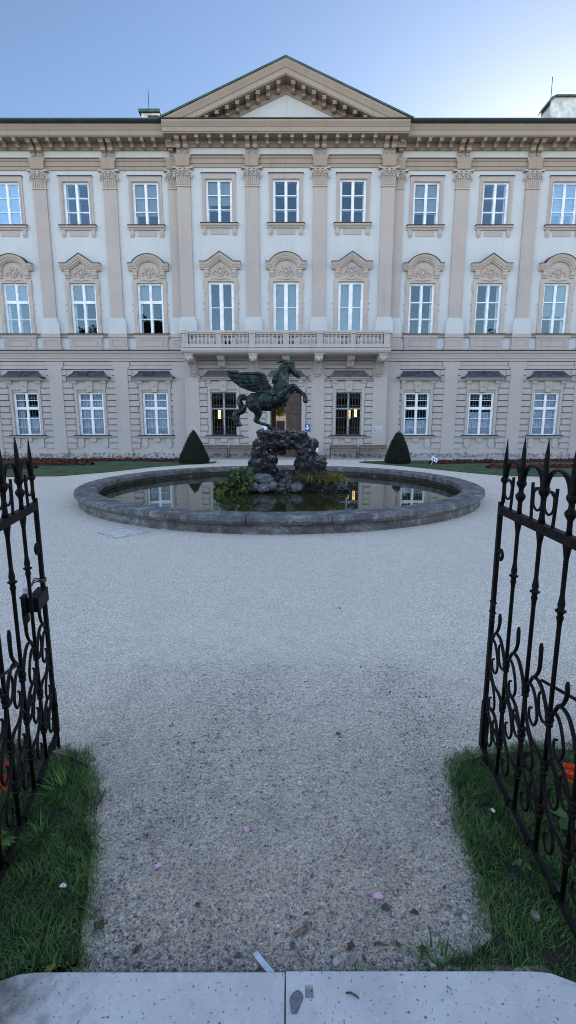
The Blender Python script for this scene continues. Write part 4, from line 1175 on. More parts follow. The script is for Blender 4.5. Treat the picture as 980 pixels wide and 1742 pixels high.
# loose pale boulders
def boulder(r, sd):
    mb = MB(); bm = bmesh.new(); bmesh.ops.create_icosphere(bm, subdivisions=3, radius=1)
    for v in bm.verts:
        d = 1+.28*mnoise.noise(v.co*1.4+Vector((sd,0,0)))+.12*mnoise.noise(v.co*3.7+Vector((0,sd,0)))
        v.co = Vector((v.co.x*d*r*1.1, v.co.y*d*r*.9, v.co.z*d*r*.8))
    me = bpy.data.meshes.new('boulder'); bm.to_mesh(me); bm.free(); me.materials.append(M['boulder'])
    me.polygons.foreach_set('use_smooth',[True]*len(me.polygons)); return me
for i,(x,y,r,dy,lb) in enumerate(((426,808,.17,-.62,'pale boulder right beside the round-leaved plant, uppermost of the pile'),(440,809,.19,-.60,'pale boulder in the middle of the pile under the rock arch'),(453,812,.21,-.58,'brightest squarish boulder at the right top of the pile'),
        (432,824,.19,-.70,'dark boulder below the pale ones, left of the waterline pair'),(448,825,.18,-.76,'low rounded boulder at the waterline under the brightest boulder'),(461,822,.20,-.66,'big grey boulder on the right end of the pile at the waterline'),
        (505,824,.19,-.66,'dark wet boulder at the waterline left of the sedge'),(487,818,.16,-.3,'small dark boulder at the mouth of the arch'))):
    X,Z = px(x,y); o = link('boulder', boulder(r,i*3.7), None, (X,RY+dy,Z)); tag(o, label=lb, cat='boulder', group='boulders at the foot of the rock')

# ---- plants on the rock
def bergenia():
    mb = MB(); random.seed(5)
    for k in range(230):
        u = random.random(); x = -.62+1.22*u; 
        top = .10+.70*math.sin(min(1,(u*.85+.10))*math.pi*.62)
        z = random.uniform(.02, top); y = -.55+random.random()*.8-.25*(1-z/top); 
        s = random.uniform(.055,.10); ax = Vector((x*.5+random.gauss(0,.5), -1.0+random.gauss(0,.5), .7+random.gauss(0,.4))).normalized()
        t = ax.orthogonal().normalized(); b = ax.cross(t); c = Vector((x,y,z)); m = len(mb.v)
        vs = [c-ax*s*.18]; 
        for q in range(9):
            a = 2*math.pi*q/9; rr_ = s*(1+.12*math.sin(a*2)); vs.append(c+t*math.cos(a)*rr_+b*math.sin(a)*rr_*.85+ax*random.uniform(0,.02))
        mb.add(vs, [(0,1+q,1+(q+1)%9) for q in range(9)])
        if k % 3 == 0: 
            st = c+Vector((0,.12,-.25)); mb.add([c-t*.008,c+t*.008,st+t*.008,st-t*.008],[(0,1,2,3)])
    return mb.mesh('leafy_plant', M['bergenia'], recalc=False)
X,Z = px(402,838); tag(link('leafy_plant', bergenia(), None, (X,RY-.38,.06)), label='yellow green round-leaved plant clump at the left foot of the rock', cat='plant')
def sedge(n, rad, h, seed, mat, w=.010):
    random.seed(seed); mb = MB()
    for k in range(n):
        g = random.uniform(0,2*math.pi); r0 = rad*random.random()**.6*.6; x,y = r0*math.cos(g)*1.3, r0*math.sin(g)
        L = h*random.uniform(.6,1.25); a = g+random.gauss(0,.45); dr_ = random.uniform(.5,1.2); vs=[]
        pxx,pyy = -math.sin(a)*w, math.cos(a)*w
        for t in (0,.25,.5,.75,1.):
            ox = x+math.cos(a)*L*dr_*t*.8; oy = y+math.sin(a)*L*dr_*t*.8; z = L*(t*.95-1.05*dr_*t*t*.9); s = 1-t*.9
            vs += [(ox-pxx*s,oy-pyy*s,z),(ox+pxx*s,oy+pyy*s,z)]
        mb.add(vs,[(0,1,3,2),(2,3,5,4),(4,5,7,6),(6,7,9,8)])
    return mb.mesh('sedge_clump', mat, recalc=False)
X,Z = px(532,815); tag(link('sedge_clump', sedge(620,.46,.62,3,M['sedge'],.012), None, (X,RY-.54,.50)), label='drooping straw brown sedge clump at the right foot of the rock', cat='plant')
X,Z = px(562,818); tag(link('sedge_clump', sedge(300,.34,.60,4,M['sedge_yellow'],.012), None, (X,RY-.52,.42)), label='yellow green sedge clump on the far right of the rock foot', cat='plant')
X,Z = px(476,825); tag(link('sedge_clump', sedge(60,.15,.22,6,M['grass'],.012), None, (X,RY-.72,.14)), label='small dark green clump at the waterline between boulders', cat='plant')

# ================================================================== WINGED HORSE
horse = empty('winged_horse_statue', (0,RY,0), label='green bronze rearing winged horse statue on top of the rock arch', cat='statue')
def hz(x, y, dy=0, r=None):
    q = (-.49+(x-480)*.00287, dy, 2.02+(850-y)*.00275)
    return q if r is None else q+(r*.0028,)
mb = MB()
L = mb.limb
L([hz(285,545,0,92), hz(350,545,0,98), hz(440,545,0,90), hz(520,520,0,98), hz(575,475,0,100)], 18)          # barrel
L([hz(270,520,-.03,74), hz(255,560,-.03,70)], 16)
for s in (-1,1):
    L([hz(275,540,s*.12,80), hz(300,600,s*.14,76), hz(325,655,s*.14,50), hz(318,715,s*.13,30), hz(306,755,s*.13,27), hz(350,785,s*.13,19), hz(410,803,s*.13,16), hz(440,818,s*.13,20), hz(455,838,s*.13,21)], 12)  # hind legs
    L([hz(452,836,s*.13,22), hz(480,850,s*.13,22)], 8)
    L([hz(286,750,s*.13,12), hz(305,758,s*.13,22)], 8)
# fore legs: near one higher and in front
L([hz(560,470,-.15,66), hz(610,432,-.20,46), hz(660,400,-.21,36), hz(708,374,-.21,29), hz(755,408,-.21,20), hz(805,448,-.21,17), hz(824,468,-.21,20), hz(832,492,-.21,17)], 12)
L([hz(828,500,-.21,20), hz(836,538,-.21,25)], 8)
L([hz(560,490,.15,62), hz(620,462,.20,44), hz(690,420,.20,33), hz(730,400,.20,27), hz(785,440,.20,18), hz(838,478,.20,16), hz(850,500,.20,18)], 12)
L([hz(846,505,.20,19), hz(852,535,.20,23)], 8)
# chest, neck, head
L([hz(560,440,0,98), hz(575,380,0,88), hz(588,310,0,78), hz(600,240,0,68), hz(618,180,0,58), hz(642,150,0,48)], 16)
L([hz(600,440,-.1,60), hz(600,400,0,62)], 12)
L([hz(640,150,0,46), hz(672,165,0,49), hz(705,200,0,36), hz(735,232,0,28), hz(760,255,0,27), hz(768,268,0,23)], 14)
L([hz(660,185,0,36), hz(690,215,0,28), hz(735,262,0,15), hz(752,274,0,13)], 10)
for s in (-1,1):
    L([hz(668,140,s*.05,14), hz(680,110,s*.055,13), hz(686,84,s*.055,4)], 8)
    L([hz(690,170,s*.09,9), hz(700,176,s*.09,8)], 8)
    L([hz(772,250,s*.035,7), hz(776,256,s*.035,7)], 6)
def musc(co): return mnoise.noise(co*3.2)*.022+mnoise.noise(co*9)*.012
body = remesh(mb, 'body', M['bronze'], .018, 3, musc, horse)
# mane
mb = MB(); random.seed(11)
for k in range(30):
    t = k/29; x0 = 645-115*t; y0 = 112+150*t+ (30*t*t)
    for s in (-1,0,1):
        jx, jy = random.uniform(-12,12), random.uniform(-10,10)
        mb.limb([hz(x0+10+jx,y0+10+jy,s*.09,15), hz(x0-16+jx,y0+8+jy,s*.13,16), hz(x0-34+jx*1.5,y0+26+jy,s*.15,11), hz(x0-42+jx*2,y0+52+jy*2,s*.13,4)], 6)
mb.limb([hz(640,120,-.02,16), hz(690,120,-.05,14), hz(722,120,-.05,8), hz(738,128,-.05,3)], 6)
mb.limb([hz(640,110,0,18), hz(580,100,0,16), hz(540,120,0,10), hz(522,112,0,4)], 6)
remesh(mb, 'mane', M['bronze'], .02, 1, lambda co: mnoise.noise(co*14)*.02, horse)
# tail
mb = MB()
mb.limb([hz(205,510,0,20), hz(170,492,0,28), hz(135,505,0,34), hz(118,545,0,30), hz(140,590,0,34), hz(170,610,0,32), hz(150,650,0,34), hz(105,665,0,40), hz(80,700,0,42), hz(85,750,0,40), hz(98,790,0,24)], 12)
for k in range(9):
    x = 62+9*k; mb.limb([hz(70+4*k,690,.06*math.sin(k*2),14), hz(66+6*k,760,.08*math.sin(k*2),13), hz(x+4,800,.08*math.sin(k*2),10), hz(x+10,835-6*(k%3),.08*math.sin(k*2),3)], 6)
for k in range(7):
    mb.limb([hz(180,500+k*3,.07*math.cos(k),9), hz(120+4*k,520,.09*math.cos(k),10), hz(128+5*k,590,.09*math.cos(k),10), hz(160,620+3*k,.09*math.cos(k),9), hz(90+5*k,680,.1*math.cos(k),7)], 6)
remesh(mb, 'tail', M['bronze'], .02, 1, lambda co: mnoise.noise(co*16)*.015, horse)
# wings: rows of curved feathers on a leading arm
def wing(side):
    mb = MB()
    def P(x,y,d): 
        return Vector(hz(x,y, side*(.20+d)))
    tips = [(8,226),(6,256),(22,288),(48,318),(82,345),(122,368),(165,388),(210,403),(255,412),(298,420),(335,432)]
    for row,(frac,w0,off,th) in enumerate(((1.,.060,.0,.016),(.66,.055,.03,.018),(.40,.05,.055,.02))):
        n = len(tips)
        for i,(tx,ty) in enumerate(tips):
            t = i/(n-1)
            rx, ry = 400-70*(1-t)*.6, 285+110*t
            ex, ey = rx+(tx-rx)*frac, ry+(ty-ry)*frac + (10 if row else 0)
            vs=[]; K=7
            for k in range(K+1):
                q = k/K
                bx = rx+(ex-rx)*q; by = ry+(ey-ry)*q + math.sin(q*math.pi)*(16+14*(1-t))*frac
                d = (400-bx)/400*.32+off+.012*(i%2)
                c = P(bx,by,d); dirx, diry = (ex-rx), (ey-ry); l = math.hypot(dirx,diry)
                nx,nz = (diry/l, dirx/l)
                wd = w0*(.75+.5*math.sin(q*math.pi*.8))*(1 if q < .8 else max(.12,(1-q)/.2))
                up = Vector((nx,0,nz))*wd
                f = Vector((0,side*th,0))
                vs += [c-up, c+f, c+up, c-f*.4]
            fs=[]
            for k in range(K):
                for j in range(4): fs.append((4*k+j,4*(k+1)+j,4*(k+1)+(j+1)%4,4*k+(j+1)%4))
            fs += [(0,1,2,3),(4*K+3,4*K+2,4*K+1,4*K)]
            mb.add(vs,fs)
    # leading edge and shoulder mass
    pts = [(430,420,0),(405,340,.03),(385,262,.06),(330,243,.10),(240,246,.16),(150,250,.22),(70,242,.28),(12,228,.32)]
    ps = [P(*p) for p in pts]; mb.tube(ps, [.10,.10,.075,.05,.042,.036,.028,.012], 8)
    for k in range(26):
        t = random.random(); x = 330+130*t; y = 340+120*random.random(); c = P(x,y,.04+random.uniform(-.02,.05))
        mb.ball(c, (random.uniform(.05,.085),.04,random.uniform(.03,.05)), 7, 5)
    return mb
random.seed(13)
for s in (-1,1): wing(s).build('wing', M['bronze'], horse)
# girth and hanging drapery
mb = MB()
for s in (-1,1):
    for k in range(7):
        x = 352+17*k; mb.limb([hz(x+40,430,s*.20,16), hz(x+20,480,s*.27,16), hz(x+8,550,s*.275,17), hz(x+12,610,s*.22,14), hz(x+22,640,s*.10,9)], 8)
    for k in range(4):
        mb.limb([hz(400,440+12*k,s*.25,14), hz(470,425+14*k,s*.29,18), hz(540,410+16*k,s*.29,16), hz(590,405+18*k,s*.22,12)], 8)
remesh(mb, 'drapery', M['bronze'], .02, 1, lambda co: mnoise.noise(co*12)*.012, horse)
# ================================================================== CLIPPED YEWS
def topiary(r, h, sd, fat):
    random.seed(sd); V=[];F=[]
    prof = lambda t: r*((1-t)**fat)*(1 if t > .12 else .86+.14*t/.12)+.03
    n = 0
    while n < 9000:
        t = random.random()**1.15
        if random.random() > prof(t)/r+.05: continue
        a = random.uniform(0,2*math.pi); q = prof(t)*random.uniform(.90,1.0)+.03*mnoise.noise(Vector((math.cos(a)*3,math.sin(a)*3,t*6+sd)))+random.gauss(0,.008)
        c = Vector((q*math.cos(a),q*math.sin(a),.03+t*h)); o = Vector((math.cos(a),math.sin(a),.35+random.gauss(0,.4))).normalized()
        d = (o+Vector((random.gauss(0,.6),random.gauss(0,.6),random.gauss(0,.6)))).normalized(); s = o.cross(d)
        if s.length < .1: continue
        s.normalize(); L = random.uniform(.03,.06) if random.random() < .9 else random.uniform(.06,.10); m = len(V)
        V += [c-s*.016, c+s*.016, c+d*L]; F += [m,m+1,m+2]; n += 1
    return mesh_np('needles', V, F, 3, M['yew']), prof
for (x,y,r,h,sd,fat,lb) in ((-5.21,27.2,.88,1.78,1,.80,'clipped dark yew cone, broader, standing left of the pool'),(6.10,27.2,.72,1.70,2,.62,'clipped dark yew cone, slimmer and rounder, standing right of the pool')):
    t = empty('clipped_yew', (x,y,0), label=lb, cat='topiary', group='clipped yew cones')
    me, prof = topiary(r,h,sd,fat); link('needles', me, t)
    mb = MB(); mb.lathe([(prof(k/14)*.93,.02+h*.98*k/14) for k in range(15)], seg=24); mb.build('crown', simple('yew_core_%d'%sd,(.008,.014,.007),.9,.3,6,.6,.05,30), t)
    mb = MB(); mb.lathe([(.06,-.05),(.06,.1)], seg=8); mb.build('trunk', M['bark'], t)

# ================================================================== FLOWER BEDS
def bed(x0, x1, yc, wid, sd, wav=.3):
    random.seed(sd); L=[[],[]]; B=[[],[]]
    n = int(abs(x1-x0)*wid*260)
    for k in range(n):
        x = random.uniform(x0,x1); u = random.uniform(-1,1)
        e = min(1, min(x-x0,x1-x)/.4+.3); y = yc(x)+u*wid/2*e
        z = .04+.20*(1-u*u)*random.uniform(.4,1)*(.8+.5*mnoise.noise(Vector((x*2.5,y*2.5,sd))))
        fl = random.random() < .5 and z > .07
        V,F = B if fl else L
        s = random.uniform(.025,.055); a = random.uniform(0,6.28); ti = random.uniform(.2,1.2)
        d1 = Vector((math.cos(a),math.sin(a),0))*s; d2 = Vector((-math.sin(a)*math.cos(ti),math.cos(a)*math.cos(ti),math.sin(ti)))*s
        c = Vector((x,y,z+(.03 if fl else 0))); m = len(V)
        V += [c-d1,c-d2,c+d1,c+d2]; F += [m,m+1,m+2,m+3]
    return L,B
BEDS = [(-20,-6.3,lambda x:28.75+.18*math.sin(x*1.1),.85,1,'long red begonia bed on the left lawn, nearest the palace'),
        (-20,-10.4,lambda x:26.0+.12*(x+10.4)*.4,.75,2,'red begonia bed in the middle of the left lawn'),
        (-20,-12.4,lambda x:24.0+.1*math.sin(x),.5,3,'short red begonia bed at the front of the left lawn'),
        (7.8,20,lambda x:26.9+.16*(x-7.8)+.12*math.sin(x*1.4),.9,4,'long red begonia bed on the right lawn, ending at the small white sign'),
        (9.9,20,lambda x:24.2+.05*(x-10)+.1*math.sin(x),.75,5,'shorter red begonia bed at the front of the right lawn')]
for x0,x1,yc,w,sd,lb in BEDS:
    Ld,Bd = bed(x0,x1,yc,w,sd)
    t = empty('flower_bed', ((x0+x1)/2, yc((x0+x1)/2), 0), label=lb, cat='flower bed', group='red begonia beds on the lawns')
    off = Vector(t.location)
    link('foliage', mesh_np('foliage',[Vector(v)-off for v in Ld[0]],Ld[1],4,M['bed_leaf']), t); link('blossoms', mesh_np('blossoms',[Vector(v)-off for v in Bd[0]],Bd[1],4,M['red']), t)
    mb = MB(); n = 40
    for k in range(n):
        xa, xb = x0+(x1-x0)*k/n-off.x, x0+(x1-x0)*(k+1)/n-off.x; ya, yb = yc(xa+off.x)-off.y, yc(xb+off.x)-off.y
        mb.prism_x([(0,0),(0,0),(0,0)],0,0) if False else None
        for (p,q),(r_,s_) in zip(((-w/2,.022),(-w*.25,.12),(w*.25,.12)),((-w*.25,.12),(w*.25,.12),(w/2,.022))):
            mb.quad((xa,ya+p,q),(xb,yb+p,q),(xb,yb+r_,s_),(xa,ya+r_,s_))
    mb.build('soil', M['soil'], t)

# ================================================================== BENCHES, SIGNS
def bench():
    t = empty('park_bench', (0,0,0)); 
    mb = MB()
    for k in range(3): mb.box(-.88,.88,-.42+.135*k,-.30+.135*k,.43,.465)
    mb.build('seat', M['bench_wood'], t)
    mb = MB()
    for k in range(2):
        z = .56+.15*k; mb.box(-.88,.88,.0+.03*k,.03+.03*k,z,z+.12)
    mb.box(-.88,.88,.0,.03,.70,.70+.001) if False else None
    mb.build('backrest', M['bench_wood'], t)
    for s in (-1,1):
        mb = MB(); x = s*.86
        mb.tube([(x,-.42,.0),(x,-.40,.30),(x,-.36,.425),(x,0,.41),(x,.04,.6),(x,.08,.86)], .022, 6)
        mb.tube([(x,.10,.0),(x,.03,.25),(x,.0,.41)], .022, 6)
        mb.tube([(x,.04,.64),(x,-.25,.66),(x,-.42,.62),(x,-.40,.44)], .018, 6)
        mb.build('leg', M['bench_iron'], t)
    return t
BL = [(-4.70,'wooden bench left of the barred window, half hidden by the broad yew'),(-2.86,'wooden bench right under the left barred window, beside the rock arch'),(3.54,'wooden bench right under the barred window right of the statue'),(5.40,'wooden bench under the stone wall plaque, next to the slim yew')]
b0 = bench()
for i,(x,lb) in enumerate(BL):
    o = b0 if i == 0 else copy_thing(b0, (0,0,0))
    o.location = (x,31.35,.006); tag(o, lb, 'bench', 'benches along the palace wall')

def text_mesh(name, s, size, mat, parent, loc, rot=(R(90),0,0), align='CENTER'):
    cu = bpy.data.curves.new(name,'FONT'); cu.body = s; cu.size = size; cu.align_x = align; cu.extrude = .003
    o = bpy.data.objects.new(name+'_src', cu); COL.objects.link(o)
    dg = bpy.context.evaluated_depsgraph_get(); me = bpy.data.meshes.new_from_object(o.evaluated_get(dg)); me.name = name
    bpy.data.objects.remove(o); me.materials.clear(); me.materials.append(mat)
    q = link(name, me, parent, loc); q.rotation_euler = rot; return q
W_ = PY-RZ-.10   # face of the wide piers
t = empty('wall_plaque', (5.72,W_,1.80), label='pale stone wall plaque with two lines of lettering above the right bench', cat='plaque')
mb = MB(); mb.box(-.32,.32,-.03,-.001,-.19,.19); mb.build('panel', M['stone_sign'], t, bevel=.006)
text_mesh('lettering','SCHLOSS',.125,M['ink'],t,(-.02,-.032,.035)); text_mesh('lettering','MIRABELL',.125,M['ink'],t,(0,-.032,-.115))
t = empty('info_sign', (1.22,PY-RZ-.06,1.94), label='small square blue sign with a white figure, right of the portal', cat='sign')
mb = MB(); mb.box(-.19,.19,-.025,-.001,-.20,.20); mb.build('panel', M['blue_sign'], t, bevel=.004)
mb = MB(); mb.ball((.02,-.03,.09),(.06,.008,.06)); mb.prism_y([(-.14,-.02),(-.02,-.02),(.05,.02),(.14,.0),(.12,-.06),(.03,-.07),(.08,-.16),(.0,-.16),(-.05,-.08),(-.14,-.08)],-.034,-.026); mb.build('emblem', M['white_sign'], t)
t = empty('info_sign', (-4.05+.0,PY-RZ-.06,1.95), label='white notice panel with a blue band, left of the portal behind the horse', cat='sign')
t.location.x = -1.42
mb = MB(); mb.box(-.26,.26,-.025,-.001,-.26,.26); mb.build('panel', M['white_sign'], t)
mb = MB(); mb.box(-.26,.26,-.03,-.0255,.10,.20); mb.box(-.22,-.10,-.03,-.0255,-.2,-.02); mb.box(.02,.2,-.03,-.0255,-.18,-.1); mb.build('print', M['blue_sign'], t)
t = empty('info_post', (1.80,30.9,.006), label='slim standing notice board with black head beside the rock arch', cat='sign')
mb = MB(); mb.box(-.02,.02,-.02,.02,0,1.1); mb.box(-.14,.14,-.06,.06,0,.02); mb.build('post', M['bench_iron'], t)
mb = MB(); mb.box(-.34,.10,-.045,-.021,.42,1.08); mb.build('panel', M['white_sign'], t)
mb = MB(); mb.box(-.20,.10,-.05,-.0455,.92,1.08); mb.box(-.12,.08,-.05,-.0455,.76,.84); mb.build('header', M['black'], t)
t = empty('lawn_sign', (7.70,26.15,.02), label='small tilted white sign on a peg at the end of the flower bed', cat='sign')
mb = MB(); mb.tube([(-.06,0,-.03),(.05,0,.20)], .014, 6); mb.build('peg', M['white_sign'], t)
q_ = MB(); q_.box(-.17,.17,-.012,.012,-.11,.11); pn = q_.build('panel', M['white_sign'], t, (.12,-.02,.28)); pn.rotation_euler = (R(-25),R(28),0)
mb = MB(); mb.box(-.11,-.03,-.0145,-.0121,-.05,.03); mb.box(.03,.11,-.0145,-.0121,-.05,.03); mb.build('print', M['ink'], pn)

# lit lanterns inside the two barred windows
def lamp_mat():
    m, nt, b = new_mat('lit_lantern_glass'); b.inputs['Base Color'].default_value = (.9,.7,.4,1)
    b.inputs['Emission Color'].default_value = (1,.62,.25,1); b.inputs['Emission Strength'].default_value = 2.2; return m
lm = lamp_mat()
for x,y,z,lb in ((-4.55,33.1,2.80,'lit wall lantern seen through the barred window left of the statue'),(4.05,33.1,2.80,'lit wall lantern in the middle of the barred window right of the statue'),(4.52,33.4,2.92,'lit wall lantern at the right edge of the right barred window')):
    t = empty('lantern', (x,y,z), label=lb, cat='lamp', group='lit lanterns behind the barred windows')
    mb = MB(); mb.box(-.09,.09,-.09,.09,-.30,.26); mb.build('glass', lm, t)
    mb = MB()
    for a in (-.1,.1):
        for b_ in (-.1,.1): mb.box(a-.012,a+.012,b_-.012,b_+.012,-.32,.28)
    mb.box(-.115,.115,-.115,.115,-.36,-.32); mb.box(-.115,.115,-.115,.115,.28,.33); mb.box(-.11,.11,-.11,.11,.0,.02); mb.tube([(0,0,.32),(0,0,.5),(0,2.2,.52)], .012, 5); mb.build('frame', M['black'], t)

# ================================================================== COURTYARD seen through the portal
t = empty('courtyard_house', (-1.2,66,0), label='pale house across the courtyard, seen through the open portal', cat='house')
mb = MB(); mb.box(-7,7,0,8,0,9); mb.build('wall', M['court_wall'], t)
mb = MB(); mb.box(-.35,.75,-.06,-.001,.0,2.5); mb.build('door', M['black'], t)
for x in (-4,-1.8,2.5,5): 
    mb = MB(); mb.box(x-.5,x+.5,-.05,-.001,4.2,6.2); mb.build('window', M['slate'], t)
def leaf_cloud(blobs, n, size, sd):
    random.seed(sd); V=[];F=[]; w = [b[3]**2 for b in blobs]
    for k in range(n):
        b = random.choices(blobs, w)[0]; d = Vector((random.gauss(0,1),random.gauss(0,1),random.gauss(0,1))).normalized()*b[3]*random.random()**.4
        c = Vector(b[:3])+Vector((d.x,d.y,d.z*.8)); s = size*random.uniform(.6,1.4)
        a = Vector((random.gauss(0,1),random.gauss(0,1),random.gauss(0,1))).normalized(); e = a.orthogonal().normalized(); m = len(V)
        V += [c-a*s,c-e*s*.55,c+a*s,c+e*s*.55]; F += [m,m+1,m+2,m+3]
    return V,F
t = empty('courtyard_tree', (-1.7,58,0), label='green and orange leaved tree in the courtyard beyond the portal', cat='tree')
random.seed(4)
V,F = leaf_cloud([(-.2,0,4.2,1.5),(.5,.4,5.0,1.4),(-1.2,.2,4.8,1.3),(.1,0,6.2,1.2),(.9,.1,3.7,.9)], 3600, .14, 9); link('crown', mesh_np('crown',V,F,4,M['autumn_leaf']), t)
mb = MB(); mb.tube([(0,0,-.1),(.05,0,1.4),(-.05,0,2.6),(.1,0,4.6)],[.14,.11,.09,.04],8); mb.tube([(0,0,2.4),(.5,.2,3.6),(.8,.3,4.6)],[.06,.045,.02],6); mb.tube([(0,0,2.2),(-.6,.1,3.5),(-1.1,.2,4.6)],[.06,.045,.02],6); mb.build('trunk', M['bark'], t)

# trees and hedge behind the photographer: they show in the windows
random.seed(31); bl = []
TREES = ((-49,-27,17,5.0),(-37,-29,19,5.5),(-24,-28,22,5.6),(-11,-31,13,4.6),(2,-33,11,4.2),(14,-30,14,4.8),(27,-29,15,5.0),(39,-28,18,5.2),(51,-27,19,5.0))
for (x,y,h,r) in TREES:
    for k in range(10): bl.append((x+random.gauss(0,r*.45), y+random.gauss(0,r*.35), h*random.uniform(.36,.95), r*random.uniform(.38,.6)))
V,F = leaf_cloud(bl, 30000, .36, 12)
sh = [(x+random.gauss(0,.8), -26+random.gauss(0,1.2), random.uniform(.8,8.2), random.uniform(1.6,2.6)) for x in range(-60,61,1)]
V2,F2 = leaf_cloud(sh, 30000, .34, 14); n_ = len(V); V += V2; F += [f+n_ for f in F2]
mb = MB()
for (x,y,h,r) in TREES: mb.tube([(x,y,-.1),(x+.2,y,h*.3),(x-.2,y,h*.75)],[.4,.32,.08],8)
mb.box(-70,70,-29.5,-28.5,0,8.0)  # unseen plain hedge block, added to stop bright horizon showing in window reflections
o = tag(link('park_trees', mesh_np('park_trees', V, F, 4, M['tree_leaf'])), kind='stuff')
tr = mb.build('trunks_and_block', M['bark'], o); tr['kind'] = 'stuff'

